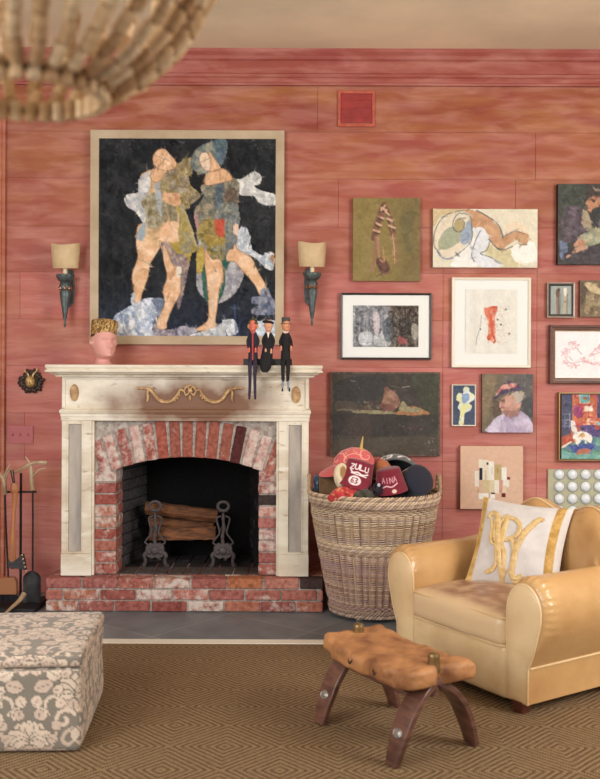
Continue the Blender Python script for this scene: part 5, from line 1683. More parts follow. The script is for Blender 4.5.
m.add(vs, fs); m.build('blade', mat('worn_steel', (70, 70, 72), rough=.5, metal=.5, col2=(44, 42, 44), nscale=12), t, world=True)

base = tp(8, 609); t = thing('hearth_brush', 'hearth brush with an antler handle and black bristles at the left edge', 'brush', (base.x, TY, .03))
m = M(); q = tsp([(4.8, 492, 0), (6.2, 530, 0), (8.3, 577, 0)]); m.tube(q, .0055, 8); m.build('shaft', M_iron2, t, world=True)
m = M(); antler(m, [([(4.9, 494, 0), (4.5, 484, -.01), (2, 477, 0), (-4, 470, 0)], .014, .009), ([(4.5, 482, 0), (7, 474, -.01), (11, 468, -.01)], .010, .004), ([(3, 480, 0), (6.5, 471, -.02), (10, 464, -.03)], .008, .003)]); m.build('antler_handle', M_antler, t, world=True)
m = M(); a, b = tp(-1, 590), tp(17.5, 590)
m.prism([(a.x, tp(0, 594).z), (a.x + .01, tp(0, 577).z), (b.x - .016, tp(0, 577).z), (b.x - .002, tp(0, 582).z), (b.x, tp(0, 594).z)], TY - .022, TY + .022); m.build('head', mat('tan_brush_block', (150, 98, 62), rough=.6), t, world=True, bevel=.005)
m = M(); r = random.Random(6)
for i in range(260):
    x = r.uniform(a.x + .004, b.x - .004); y = TY + r.uniform(-.018, .018); m.tube([(x, y, tp(0, 594).z), (x + r.uniform(-.006, .006), y + r.uniform(-.006, .006), .036 + r.uniform(0, .008))], .0022, 3)
m.build('bristles', M_black, t, world=True)

base = tp(13, 560, TY - .05); t = thing('hatchet', 'hatchet with a hickory handle and a decorated dark head hanging on the tool stand', 'axe', (base.x, TY - .05, base.z))
m = M(); q = spline([tuple(tp(x, y, TY - .05)) for x, y in ((13.8, 483), (14.2, 488), (14.8, 495), (13.6, 515), (12.6, 535), (12.4, 562))], 5); k = len(q)
m.tube(q, [.014 + .004 * math.sin(i / k * 8) + (.004 if 4 < i < 9 else 0) for i in range(k)], 10, flat=(1.25, .75), up=(1, 0, 0)); m.build('handle', M_hick, t, world=True)
m = M(); m.tube([tp(10.5, 470, TY - .05), tp(13.6, 485, TY - .05)], .004, 6); m.tube([tp(13, 470, TY - .05), tp(14.8, 485, TY - .05)], .004, 6); m.build('strap', M_iron2, t, world=True, label='black leather hanging strap')
m = M(); f = lambda x, y: (tp(x, y, TY - .05).x, tp(x, y, TY - .05).z)
m.prism([f(8.5, 559), f(12, 561.5), f(16, 560), f(20, 556), f(23.5, 553.5), f(25, 560), f(26.5, 570), f(22, 569), f(17, 568), f(12, 568.5), f(8.5, 566)], TY - .066, TY - .034); hd = m.build('head', mat('dark_forged_head', (62, 60, 62), rough=.4, metal=.5, bump=.3), t, world=True, bevel=.003)
m = M()
for x, y in ((22, 555), (23, 559), (24, 563), (25, 567), (26, 571)): m.ball(tp(x, y, TY - .068), .006, 8, 5)
m.build('studs', mat('brass_stud', (206, 180, 150), rough=.3, metal=.7), hd, world=True)

# ================================================================== OTTOMAN
def damask():
    N_ = 340
    c = Cv(0, 0, 1, 1, N_, (118, 110, 98), 0, 5)
    fgA, fgB, dk = (200, 180, 160), (188, 166, 148), (102, 94, 82)

    def leaf(x, y, l, w, a, col=fgA, vein=True, grow=True):
        w *= 2.15; l *= 1.3
        pts = [(0, 0), (.25, .85), (.6, 1), (.88, .55), (1, 0), (.88, -.55), (.6, -1), (.25, -.85)]
        ca, sa = math.cos(a), math.sin(a)
        for mx in (1, -1):
            for ox in (-1, 0, 1):
                for oy in (-1, 0, 1):
                    q = [(.5 + mx * (x - .5 + (u * l * ca - v * w * sa)) + ox, y + (u * l * sa + v * w * ca) + oy) for u, v in pts]
                    if max(p_[0] for p_ in q) < 0 or min(p_[0] for p_ in q) > 1 or max(p_[1] for p_ in q) < 0 or min(p_[1] for p_ in q) > 1: continue
                    cxq = sum(p_[0] for p_ in q) / 8; cyq = sum(p_[1] for p_ in q) / 8
                    c.poly([((p_[0] - cxq) * 1.12 + cxq + .0, (p_[1] - cyq) * 1.12 + cyq) for p_ in q], dk, 1, 4, .05)
                    c.poly(q, col, 1, 10, .05)
                    if vein:
                        c.line([(q[0][0] * .8 + q[4][0] * .2, q[0][1] * .8 + q[4][1] * .2), (q[0][0] * .15 + q[4][0] * .85, q[0][1] * .15 + q[4][1] * .85)], .008, dk, .9)

    def stroke(pts, w, col=fgA):
        for mx in (1, -1):
            for ox in (-1, 0, 1):
                for oy in (-1, 0, 1):
                    q = [(.5 + mx * (x - .5) + ox, y + oy) for x, y in pts]
                    if max(p_[0] for p_ in q) < -.05 or min(p_[0] for p_ in q) > 1.05 or max(p_[1] for p_ in q) < -.05 or min(p_[1] for p_ in q) > 1.05: continue
                    c.curve(q, w * 1.45 + .012, dk); c.curve(q, w * 1.45, col)
    for (bx_, by_, k) in ((.5, .30, 1.0), (1.0, .80, 1.0)):
        for a in (-90, -58, -28, 2, 30):
            leaf(bx_, by_ + .02, .20 * k * (1 if a < 0 else .8), .040, rad(a), fgA if a % 20 else fgB)
        for a in (62, 84): leaf(bx_, by_ + .04, .13, .030, rad(a), fgB)
    stroke([(.5, .50), (.56, .46), (.66, .48), (.70, .56), (.64, .62), (.58, .58), (.60, .54)], .030)
    stroke([(.53, .66), (.60, .70), (.64, .78), (.58, .84), (.52, .80)], .028, fgB)
    stroke([(.72, .30), (.80, .34), (.82, .44), (.78, .50)], .026)
    stroke([(.74, .62), (.70, .72), (.76, .90), (.72, 1.0), (.64, 1.06)], .024, fgB)
    leaf(.66, .10, .14, .034, rad(-30)); leaf(.74, .16, .16, .034, rad(15), fgB); leaf(.84, .56, .12, .03, rad(-70)); leaf(.60, .90, .12, .03, rad(40)); leaf(.70, .94, .14, .03, rad(-10), fgB)
    leaf(.5, .66, .10, .026, rad(90)); leaf(.5, .90, .10, .024, rad(90), fgB); [leaf(a_, b_, .09, .026, rad(c_), fgB if c_ % 2 else fgA) for a_, b_, c_ in ((.60, .36, 20), (.90, .44, 101), (.66, .66, -45), (.94, .58, 80), (.56, .02, 35), (.80, .02, -61), (.92, .94, 20), (.80, .74, 151), (.62, .22, 12))]; leaf(.88, .30, .10, .028, rad(60)); leaf(.90, .06, .10, .028, rad(-60), fgB)
    return c


DM = damask()
ocx0, ocx1 = -1.60, P(80.5, 700, 3.50).x
oy0, oy1 = 3.50, 4.12
oc = ((ocx0 + ocx1) / 2, (oy0 + oy1) / 2)
t = thing('ottoman', 'square ottoman covered in grey and pink damask fabric, at the left front corner', 'ottoman', (oc[0] - .018, oc[1] - .028, .012), rad(4.2))
M_dam = mat('damask_fabric', (128, 128, 128), rough=.8, vcol=True, bump=.35, bscale=220, sheen=.2)


def damask_box(name, size, r, res, c0, puff, parent, off=(0, 0), warp=None):
    V, Q, A, UV = rbox(size, r, res, c0, puff)
    if warp: V = np.array([warp(*v) for v in V])
    A_ = A.ravel(); U = UV.reshape(-1, 2)
    # faces +-y: uv = (z,x) ; faces +-x: (y,z) ; faces +-z: (x,y)
    h = np.where(A_ == 0, U[:, 0], np.where(A_ == 1, U[:, 1], U[:, 0]))
    v = np.where(A_ == 0, U[:, 1], np.where(A_ == 1, U[:, 0], U[:, 1]))
    z0 = c0[2]
    v = np.where(A_ == 2, v + .1, v + z0)
    tile = .33
    C = DM.sample(((h + off[0]) / tile) % 1.0, 1 - ((v + off[1]) / tile) % 1.0)
    return np_mesh(name, V, Q, M_dam, parent, C, corner=True)


wd, dp = ocx1 - ocx0, oy1 - oy0
def wob(x, y, z):
    f = 1 + .010 * math.sin(z * 22) * 1
    if z < .28: x *= 1 - .010 * (1 - z / .28)
    return (x * f, y * f + .003 * math.sin(x * 14 + z * 9), z)
damask_box('upholstered_body', (wd, dp, .307), .022, .0052, (0, 0, .1565), (.006, .006, 0), t, (.12, .02), wob)
damask_box('lid_cushion', (wd + .006, dp + .006, .054), .022, .0052, (0, 0, .338), (.002, .002, .012), t, (.12, .02))
M_foot = mat('dark_red_wood', (92, 44, 34), rough=.4)
for sx in (-1, 1):
    for sy in (-1, 1):
        m = M(); cx, cy = sx * (wd / 2 - .06), sy * (dp / 2 - .06); m.lathe([(.0, .0005), (.018, .0005), (.024, .03), (.0, .03)], 14, Matrix.Translation((cx, cy, 0))); m.build('foot', M_foot, t)

# ================================================================== WICKER BASKET
BCX, BCY = .437, 5.575
t = thing('wicker_basket', 'large round wicker hamper full of hats, between the fireplace and the armchair', 'basket', (BCX, BCY, 0))
M_wick = mat('wicker', (170, 140, 110), rough=.75, vcol=True, bump=.3, bscale=60)
SYB = .93
def brad(z): return .238 + (.375 - .238) * (z / .70) ** .92
m = M(); r = random.Random(12)
WC = [(196, 170, 140), (176, 148, 120), (206, 184, 156), (160, 134, 112), (186, 160, 134), (150, 126, 112), (182, 158, 144)]
ns = 50
rowz = []
z = .070
while z < .655:
    if not (.385 < z < .435): rowz.append(z)
    z += .0112
for i, z in enumerate(rowz):
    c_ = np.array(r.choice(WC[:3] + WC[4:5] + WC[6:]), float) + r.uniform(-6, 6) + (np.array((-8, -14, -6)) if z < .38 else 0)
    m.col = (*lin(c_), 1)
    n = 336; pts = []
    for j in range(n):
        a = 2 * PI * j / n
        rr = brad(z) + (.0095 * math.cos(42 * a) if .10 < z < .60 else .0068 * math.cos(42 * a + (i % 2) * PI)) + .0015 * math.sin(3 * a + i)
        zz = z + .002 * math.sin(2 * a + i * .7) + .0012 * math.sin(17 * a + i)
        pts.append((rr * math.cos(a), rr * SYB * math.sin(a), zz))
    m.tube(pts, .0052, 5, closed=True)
for j in range(42):
    a = 2 * PI * (j + .5) / 42; m.col = (*lin(np.array(r.choice(WC)) - 20.0), 1)
    m.tube([((brad(z) - .009) * math.cos(a), (brad(z) - .009) * SYB * math.sin(a), z) for z in np.linspace(.03, .69, 10)], .0075, 5)


def rope(z, th, turns, strands=3, off=.004, tw=.010):
    for k in range(strands):
        m.col = (*lin(np.array(r.choice(WC)) + 6.0), 1); n = turns * 8
        pts = []
        for j in range(n):
            a = 2 * PI * j / n; ph_ = turns * a + 2 * PI * k / strands
            rr = brad(z) + off + tw * math.cos(ph_); pts.append((rr * math.cos(a), rr * SYB * math.sin(a), z + tw * math.sin(ph_)))
        m.tube(pts, th, 5, closed=True)


for z in (.392, .412, .432): rope(z, .0055, 34, 3, .002, .007)
for z in (.030, .052): rope(z, .007, 26, 3, .004, .009)
for z in (.662, .684): rope(z, .0065, 36, 3, .003, .009)
m.build('woven_body', M_wick, t, smooth=True, sharp=80)
m = M(); rope(.708, .0068, 34, 3, .002, .0085); m.build('braided_rim', M_wick, t, sharp=80)
m = M(); m.col = (*lin((90, 74, 62)), 1)
m.lathe([(.0, .045), (.236, .045)], 36, sy=SYB); m.lathe([(.236, .034), (0, .034)], 36, sy=SYB)
m.build('base_disc', M_wick, t)
m = M(); m.col = (*lin((120, 100, 84)), 1); m.lathe([(brad(z) - .008, z) for z in (.05, .2, .4, .6, .69)], 48, sy=SYB)
m.build('lining', mat('inner_weave', (92, 76, 64), rough=.9, col2=(66, 54, 46), nscale=60), t)
for a0 in (PI, 0):
    m = M()
    for k in range(2):
        m.col = (*lin((178, 150, 118)), 1)
        pts = []
        for j in range(33):
            u = j / 32 * PI; y = .055 * math.cos(u) + .006 * math.cos(j * 1.1 + k * PI); zz = .700 + .105 * math.sin(u) + .006 * math.sin(j * 1.1 + k * PI) * .5
            pts.append(((brad(.7) + .004 + .006 * math.sin(j * 1.1 + k * PI)) * math.cos(a0), y, zz))
        m.tube(pts, .008, 6)
    m.build('handle', M_wick, t)
for a in (-2.05, -1.05, 1.05, 2.05):
    m = M(); cx, cy = .20 * math.cos(a), .19 * math.sin(a); m.col = (*lin((196, 180, 160)), 1); m.box(cx - .02, cx + .02, cy - .014, cy + .014, .0005, .042); m.build('foot', M_wick, t, bevel=.003, label='pale wooden block foot')

# ------------------------------------------------------------------ hats
M_felt = mat('felt', (128, 128, 128), rough=.95, vcol=True, bump=.3, bscale=260, sheen=.25)


def place(px, py, Y, rot): return P(px, py, Y), rot


def letters(c, txt, x, y, w, h, lw, col, arc=0.0):
    G = {'Z': [[(0, 0), (1, 0), (0, 1), (1, 1)]], 'U': [[(0, 0), (0, .8), (.3, 1), (.7, 1), (1, .8), (1, 0)]], 'L': [[(0, 0), (0, 1), (1, 1)]], 'A': [[(0, 1), (.5, 0), (1, 1)], [(.2, .65), (.8, .65)]],
         'I': [[(.5, 0), (.5, 1)]], 'N': [[(0, 1), (0, 0), (1, 1), (1, 0)]], '6': [[(.9, .05), (.3, .1), (0, .55), (.1, .95), (.6, 1), (1, .75), (.7, .5), (.1, .6)]], '3': [[(.1, .05), (.7, 0), (.95, .25), (.45, .48), (1, .7), (.7, 1), (.05, .95)]]}
    n = len(txt)
    for i, ch in enumerate(txt):
        xo = x + i * w * 1.35; yo = y + arc * ((i - (n - 1) / 2) ** 2)
        for s_ in G[ch]: c.line([(xo + a * w, yo + b * h) for a, b in s_], lw, col)


def fez(label, px, py, Y, rot, base_r, top_r, h, painter, colour, tassel=None):
    p = P(px, py, Y)
    t = thing('fez_hat', label, 'hat', p, rot=rot)
    c = Cv(0, 0, 120, 36, 2.2, colour, 8, 101); painter(c)
    prof_ = [(base_r - .006, .004), (base_r - .002, 0), (base_r, .004)] + [(base_r + (top_r - base_r) * k, h * k) for k in (.2, .5, .8)] + [(top_r, h - .004), (top_r - .004, h), (top_r * .5, h + .001), (.001, h + .001)]
    # only the wall carries the lettering: stretch profile so the strip covers the wall
    wrap_lathe('crown', [(base_r, 0)] + [(base_r + (top_r - base_r) * k, h * k) for k in (.25, .5, .75, 1)], c, M_felt, t, a_off=PI)
    m = M(); m.col = (*lin(np.array(colour) * .95), 1); m.lathe([(top_r, h - .0005), (top_r - .004, h + .004), (top_r * .8, h + .008), (top_r * .5, h + .012), (.0005, h + .014)], 40); m.build('top', M_felt, t)
    m = M(); m.col = (*lin(np.array(colour) * .5), 1); m.lathe([(base_r, 0), (base_r - .004, 0), (top_r - .004, h - .006), (.0005, h - .006)], 40); m.build('inside', M_felt, t)
    return t


WT = (232, 224, 220)
def p_zulu(c):
    letters(c, 'ZULU', 46.0, 4, 5, 6.5, 1.7, WT, .5)
    c.curve([(48, 13), (52, 16), (58, 14.5), (64, 16.5), (72, 14)], 2.0, WT); c.line([(50, 17), (70, 18)], 1.6, WT)
    c.ell(57, 26, 7.5, 6.5, WT); letters(c, '63', 53.2, 22.5, 3.0, 7, 1.2, (140, 24, 50))
def p_aina(c):
    letters(c, 'AINA', 50, 10, 4, 8, 1.2, (206, 150, 160), -.4)
    c.curve([(50, 24), (56, 22), (62, 24), (70, 20)], 2.0, (220, 180, 184)); c.ell(64, 31, 3, 3, (220, 200, 180))
fez('maroon fez with white ZULU lettering, standing at the left front of the basket', 353.5, 488, 5.37, (rad(-6), rad(17), rad(0)), .098, .076, .150, p_zulu, (128, 26, 48))
fez('maroon fez with faint pink lettering, in the middle of the basket', 392, 492, 5.36, (rad(4), rad(-10), rad(-8)), .092, .068, .130, p_aina, (120, 24, 44))
def p_navy(c): c.poly([(0, 22), (120, 22), (120, 36), (0, 36)], (16, 18, 26), 1, 4, smooth=False); c.line([(10, 8), (10, 36)], 3, (190, 40, 50)); c.line([(14, 8), (14, 36)], 2, (220, 220, 210)); c.line([(110, 8), (110, 36)], 4, (60, 110, 80))
fez('dark navy velvet fez lying on its side at the right of the basket', 412, 484, 5.46, (rad(66), rad(4), rad(26)), .092, .090, .085, p_navy, (26, 28, 46))
# grey open cap band
pc = P(395, 474, 5.62)
t = thing('cap_band', 'grey felt cap with white numerals, standing behind the maroon fez in the basket', 'hat', pc, rot=(rad(118), rad(10), 0))
c = Cv(0, 0, 200, 24, 1.6, (96, 98, 98), 10, 103)
for q in ('63',): letters(c, q, 110, 6, 7, 12, 2.6, WT)
c.curve([(88, 10), (94, 16), (102, 8)], 3, WT); c.line([(0, 1), (200, 1)], 3, (60, 62, 64))
wrap_lathe('band', [(.142, 0), (.150, .03), (.150, .075)], c, M_felt, t, a_off=0)
m = M(); m.col = (*lin((30, 30, 34)), 1); m.lathe([(.150, .075), (.146, .075), (.138, .0), (.142, 0)], 60); m.lathe([(.1415, .004), (.08, -.012), (.001, -.018)], 60); m.build('lining', M_felt, t, label='black inside')

# coral embroidered hat with a horn
M_coral = mat('coral_velvet', (128, 128, 128), rough=.85, vcol=True, sheen=.3)
pc = P(354, 465, 5.47)
t = thing('embroidered_hat', 'coral pink hat with pale scroll embroidery and a yellow horn tip, topmost in the basket', 'hat', pc, rot=(rad(14), rad(-9), 0))
c = Cv(0, 0, 130, 50, 1.8, (206, 92, 92), 14, 107)
sc = (232, 170, 150)
for cx in (40, 62, 84):
    c.curve([(cx + (2 + k * 1.7) * math.cos(k * .75), 28 + (1.5 + k * 1.5) * math.sin(k * .75)) for k in range(9)], 1.8, sc)
for cx in (30, 52, 74, 96): c.curve([(cx + (1 + k) * math.cos(-k * .8), 10 + (1 + k * .9) * math.sin(-k * .8)) for k in range(7)], 1.4, sc)
c.curve([(20, 44), (50, 38), (80, 44), (110, 38)], 1.6, sc)
wrap_lathe('crown', [(.115, 0), (.118, .022), (.105, .055), (.075, .083), (.035, .098), (.001, .101)], c, M_coral, t, sy=.85, a_off=PI)
m = M(); n = 48; vs = []
for i, f in enumerate((.92, 1.0, 1.06, 1.02)):
    for j in range(n):
        a = 2 * PI * j / n; ext = 1 + (.75 * max(0, math.cos(a - PI)) ** 3 if i in (1, 2) else .5 * max(0, math.cos(a - PI)) ** 3 * (i == 3))
        dz = -.030 * max(0, math.cos(a - PI)) ** 2 * (i > 0) + (.006 if i == 1 else (0 if i != 3 else -.006))
        m_col = 0; vs.append((.113 * f * ext * math.cos(a), .113 * .85 * f * ext * math.sin(a), dz + .002))
m.col = (*lin((206, 92, 92)), 1)
m.add(vs, [(i * n + j, i * n + (j + 1) % n, (i + 1) * n + (j + 1) % n, (i + 1) * n + j) for i in range(3) for j in range(n)]); m.build('brim', M_coral, t)
m = M(); m.col = (*lin((26, 22, 24)), 1); m.lathe([(.108, -.004), (.06, .02), (.001, .03)], 36, sy=.85); m.add([(q[0] * .99, q[1] * .99, q[2] - .010) for q in vs[:3 * n]], [(i * n + j, i * n + (j + 1) % n, (i + 1) * n + (j + 1) % n, (i + 1) * n + j) for i in range(2) for j in range(n)])
m.build('brim_lining', M_felt, t, label='black underside of the brim')
m = M(); m.tube(spline([(.050, 0, .070), (.056, 0, .10), (.064, -.004, .130), (.074, -.004, .165)], 4), [.012, .0115, .011, .010, .0095, .009, .008, .007, .006, .005, .004, .003, .0015], 10); m.build('horn', mat('yellow_horn', (206, 180, 100), rough=.4), t, label='yellow horn tip')
# coral soft cap at right of it
pc = P(376, 473, 5.55)
t = thing('soft_cap', 'crumpled coral cloth cap showing between the embroidered hat and the brown cap', 'hat', pc, rot=(rad(10), rad(16), 0))
def soft(t, name, dims, colr, seed, material, cvp=None, amp=.12):
    r = random.Random(seed); n, k = 40, 22; vs = []; cs = []
    ph_ = [r.uniform(0, 6) for _ in range(6)]
    for i in range(k + 1):
        th = PI * i / k
        for j in range(n):
            a = 2 * PI * j / n
            f = 1 + amp * (math.sin(3 * a + ph_[0] + th * 2) * .5 + math.sin(5 * a + ph_[1] - th * 3) * .35 + math.sin(4 * th + ph_[2] + a) * .4)
            vs.append((dims[0] * f * math.sin(th) * math.sin(a), -dims[1] * f * math.sin(th) * math.cos(a), dims[2] * f * math.cos(th)))
    V = np.array(vs); Q = np.array([[i * n + j, i * n + (j + 1) % n, (i + 1) * n + (j + 1) % n, (i + 1) * n + j] for i in range(k) for j in range(n)])
    if cvp is not None:
        u = np.tile(np.arange(n) / n, k + 1); v = np.repeat(np.arange(k + 1) / k, n); C = cvp.sample((u + .5) % 1, v)
    else: C = np.tile(lin(colr), (len(V), 1))
    return np_mesh(name, V, Q, material, t, C)
soft(t, 'cloth', (.050, .05, .085), (196, 74, 78), 3, M_coral)
pc = P(382.5, 470, 5.50)
t = thing('leather_cap', 'brown leather cap between the coral cap and the grey cap in the basket', 'hat', pc, rot=(rad(8), rad(-6), 0))
m = M(); m.col = (*lin((166, 96, 56)), 1); m.lathe([(.062, -.04), (.064, -.02), (.055, .015), (.032, .050), (.010, .064), (.001, .066)], 30); m.build('crown', M_coral, t)
m = M(); m.col = (*lin((206, 160, 120)), 1); m.tube([(.064 * math.cos(a), .064 * math.sin(a), -.038) for a in np.linspace(0, 2 * PI, 30)[:-1]], .005, 6, closed=True); m.build('piping', M_coral, t, label='pale edge piping')
pc = P(341.5, 476, 5.36)
t = thing('plush_cap', 'cream plush cap peeping out under the coral brim at the left of the basket', 'hat', pc)
c = Cv(0, 0, 80, 40, 1, (222, 206, 172), 16, 109); c.ell(43, 15, 5.5, 8, (156, 116, 72)); c.ell(38, 26, 4, 6, (226, 210, 180)); c.ell(45, 30, 6, 4, (190, 150, 110))
soft(t, 'plush', (.044, .04, .072), None, 5, M_coral, c, .05)
pc = P(347, 496, 5.31)
t = thing('brocade_cloth', 'red brocade cloth spilling over the front rim of the basket', 'cloth', pc, rot=(rad(10), 0, 0))
c = Cv(0, 0, 130, 40, 1.8, (176, 44, 46), 20, 113); rs = random.Random(7)
for i in range(44):
    x, y, q = rs.uniform(0, 130), rs.uniform(0, 40), rs.uniform(2, 4)
    c.curve([(x + q * math.cos(a), y + q * math.sin(a)) for a in (0, 1.3, 2.6, 3.9)], 1.1, rs.choice([(224, 120, 90), (210, 150, 90), (120, 20, 30)]))
soft(t, 'cloth', (.098, .04, .052), None, 9, M_coral, c, .16)
pc = P(363, 498, 5.29)
t = thing('patterned_cap', 'dark olive patterned cap below the lettered fez at the basket front', 'hat', pc)
c = Cv(0, 0, 130, 40, 1.6, (62, 60, 46), 30, 117); c.specks(80, (0, 0, 130, 40), [(150, 130, 80), (30, 30, 30), (110, 90, 60)], (1, 4), .9, 3)
soft(t, 'cloth', (.060, .04, .050), None, 13, M_felt, c, .1)
pc = P(377.5, 489, 5.30)
t = thing('tassel_pompom', 'dark plum pompom between the two maroon fezzes', 'pompom', pc)
m = M(); r = random.Random(4); m.col = (*lin((46, 26, 44)), 1)
for i in range(260):
    d = Vector((r.gauss(0, 1), r.gauss(0, 1), r.gauss(0, 1))).normalized(); m.tube([d * .008, d * r.uniform(.030, .038)], [.004, .0022], 4)
m.build('tufts', M_felt, t)
m = M(); m.col = (*lin((190, 186, 196)), 1); m.ball((.004, -.034, .026), (.009, .007, .011), 8, 6); m.build('bead', M_felt, t, label='pale bead')
pc = P(326.5, 483, 5.62)
t = thing('brown_box', 'plain brown cardboard box standing at the back left inside the basket', 'box', (pc.x, pc.y, .50), rz=.1)
m = M(); m.box(-.050, .056, -.05, .05, 0, .290); m.box(-.050, .056, -.052, .0, .288, .294); m.build('carton', mat('brown_card', (140, 106, 74), rough=.9, col2=(120, 90, 62), nscale=20), t, bevel=.003)
pc = P(316.5, 484, 5.60)
t = thing('checked_cloth', 'small blue and white folded cloth beside the left basket handle', 'cloth', (pc.x, pc.y, pc.z))
c = Cv(0, 0, 40, 40, 1.2, (60, 90, 120), 40, 121); c.specks(50, (0, 0, 40, 40), [(220, 224, 228), (20, 24, 36)], (2, 6), .9, 2)
soft(t, 'cloth', (.018, .03, .055), None, 17, M_felt, c, .15)

# ================================================================== ARMCHAIR
TH = rad(-57)
F0 = (.707, 4.234)
M_lea = mat('caramel_leather', (200, 160, 108), rough=.26, col2=(170, 124, 76), nscale=3.2, bump=.12, bscale=70, contrast=(.35, .72), spec=.5, coat=.12)
M_lea2 = mat('pale_leather', (226, 198, 154), rough=.24, col2=(196, 158, 110), nscale=3.5, bump=.08, bscale=70, contrast=(.4, .75), coat=.12)
M_cush = mat('cushion_leather', (220, 190, 150), rough=.38, vcol=True, bump=.12, bscale=70)
t_chair = t = thing('club_armchair', 'large rolled-arm caramel leather club armchair on the rug at the right', 'armchair', (F0[0], F0[1], .012), TH)

PROF = [(0, .045), (0, .12), (0, .22), (0, .32), (0, .41), (.006, .465), (.026, .515), (.062, .552), (.108, .566), (.155, .553), (.192, .518), (.212, .468), (.214, .41), (.200, .35), (.176, .296), (.150, .250), (.130, .215), (.118, .19), (.115, .12), (.115, .045)]
def shrink(x, z, f):
    w = min(1, max(0, (z - .16) / .20)); w = w * w * (3 - 2 * w)
    g = 1 - (1 - f) * w
    return x * g, z if z < .34 else .34 + (z - .34) * g


def arm(sgn):
    pr_ = spline(PROF, 6); n = len(pr_)
    RF = .042
    th_ = np.linspace(0, PI / 2, 12)
    stations = [(RF * (1 - math.cos(a)), .87 + .13 * math.sin(a)) for a in th_] + [(y, 1.0) for y in np.linspace(.065, .16, 12)] + [(y, 1.0) for y in np.linspace(.2, .80, 16)]
    vs = []
    for y, f in stations:
        for x, z in pr_:
            xx, zz = shrink(x, z, f)
            a = math.atan2(zz - .44, xx - .09)
            if zz > .30 and xx > .004 and a > -.9:
                env = math.exp(-((y - .036) / .035) ** 2)
                m_ = max(0.0, math.sin(min(PI, max(0, (a + .9) / (PI + .9) * PI)))) ** .5
                k = 1 + .040 * env * m_ * (abs(math.cos(13 * a)) ** .7 * 2 - 1)
                xx, zz = .09 + (xx - .09) * k, .44 + (zz - .44) * k
            back = max(0, (y - .45) / .35)
            vs.append((sgn * (.305 + xx), y, zz + (.03 * back if z > .3 else 0)))
    m = M(); S_ = len(stations)
    m.add(vs, [(j * n + i, j * n + i + 1, (j + 1) * n + i + 1, (j + 1) * n + i) for j in range(S_ - 1) for i in range(n - 1)] + [(j * n, (j + 1) * n, (j + 1) * n + n - 1, j * n + n - 1) for j in range(S_ - 1)]
          + [tuple(range(n)), tuple((S_ - 1) * n + i for i in range(n))])
    a_ = m.build('arm', M_lea, t, sharp=60)
    # facing panel
    face = [shrink(x, z, .86) for x, z in pr_]
    def ctr(z): return .052 + .028 * min(1, max(0, (z - .25) / .2))
    K = 8; vs = [(sgn * (.305 + x), .006, z) for x, z in face]
    for k in range(K + 1):
        f = 1 - (k / K) ** 1.3 * .999; yy = -.004 - .016 * math.sin(k / K * PI / 2)
        for x, z in face:
            cx = ctr(z); zc_ = min(.44, max(.08, z))
            vs.append((sgn * (.305 + cx + (x - cx) * f), yy, zc_ + (z - zc_) * f))
    m = M(); m.add(vs, [(j * n + i, j * n + (i + 1) % n, (j + 1) * n + (i + 1) % n, (j + 1) * n + i) for j in range(K + 1) for i in range(n)])
    m.build('arm_front', M_lea2, a_, sharp=50, label='smooth pale scroll-shaped facing')
    m = M(); m.tube([(sgn * (.305 + x), -.001, z) for x, z in face], .0055, 8)
    m.tube([(sgn * (.305 + .1185), y, .192) for y in np.linspace(.01, .80, 20)], .0045, 6)
    m.build('piping', M_lea2, a_)


arm(-1); arm(1)


def leather_box(name, size, r, res, c0, puff, material, fn=None, parent=None, label=None):
    V, Q, A, UV = rbox(size, r, res, c0, puff)
    if fn: V = np.array([fn(*v) for v in V])
    o = np_mesh(name, V, Q, material, parent or t)
    if label: o['label'] = label
    return o


leather_box('front_rail', (.606, .12, .225), .022, .014, (0, .050, .1475), (0, .010, 0), M_lea2)
leather_box('seat_base', (.60, .66, .20), .02, .03, (0, .44, .135), (0, 0, 0), M_lea)
def seatf(x, y, z):
    e = max(0, 1 - (abs(x) / .32) ** 3) * max(0, 1 - (abs(y - .27) / .31) ** 3)
    return (x, y - .010 * math.cos(x / .31 * PI / 2) * (1 if y < .1 else 0), z + (.034 * e if z > .32 else 0) + .003 * math.sin(x * 25) * math.sin(y * 19))
cush = leather_box('seat_cushion', (.606, .60, .140), .042, .014, (0, .275, .316), (0, .006, 0), M_cush, seatf, label='worn brownish seat cushion')
vv = np.empty(len(cush.data.vertices) * 3); cush.data.vertices.foreach_get('co', vv); vv = vv.reshape(-1, 3)
rs_ = np.random.RandomState(4); nz = vnoise(120, 120, 9, 3) * .6 + vnoise(120, 120, 4, 8) * .4
qx = np.clip(((vv[:, 0] + .32) / .64 * 119).astype(int), 0, 119); qy = np.clip(((vv[:, 1] + .04) / .64 * 119).astype(int), 0, 119)
wear = np.clip((vv[:, 2] - .352) / .022, 0, 1) * np.clip((nz[qy, qx] + .05) * 1.5, 0, 1) * np.clip((vv[:, 1] + .02) / .05, 0, 1)
cc = lin((214, 184, 144))[None] * (1 - wear[:, None]) + lin((148, 108, 84))[None] * wear[:, None]
at_ = cush.data.color_attributes.new('Col', 'FLOAT_COLOR', 'POINT'); at_.data.foreach_set('color', np.hstack([cc, np.ones((len(cc), 1))]).astype(np.float32).ravel())
m = M()
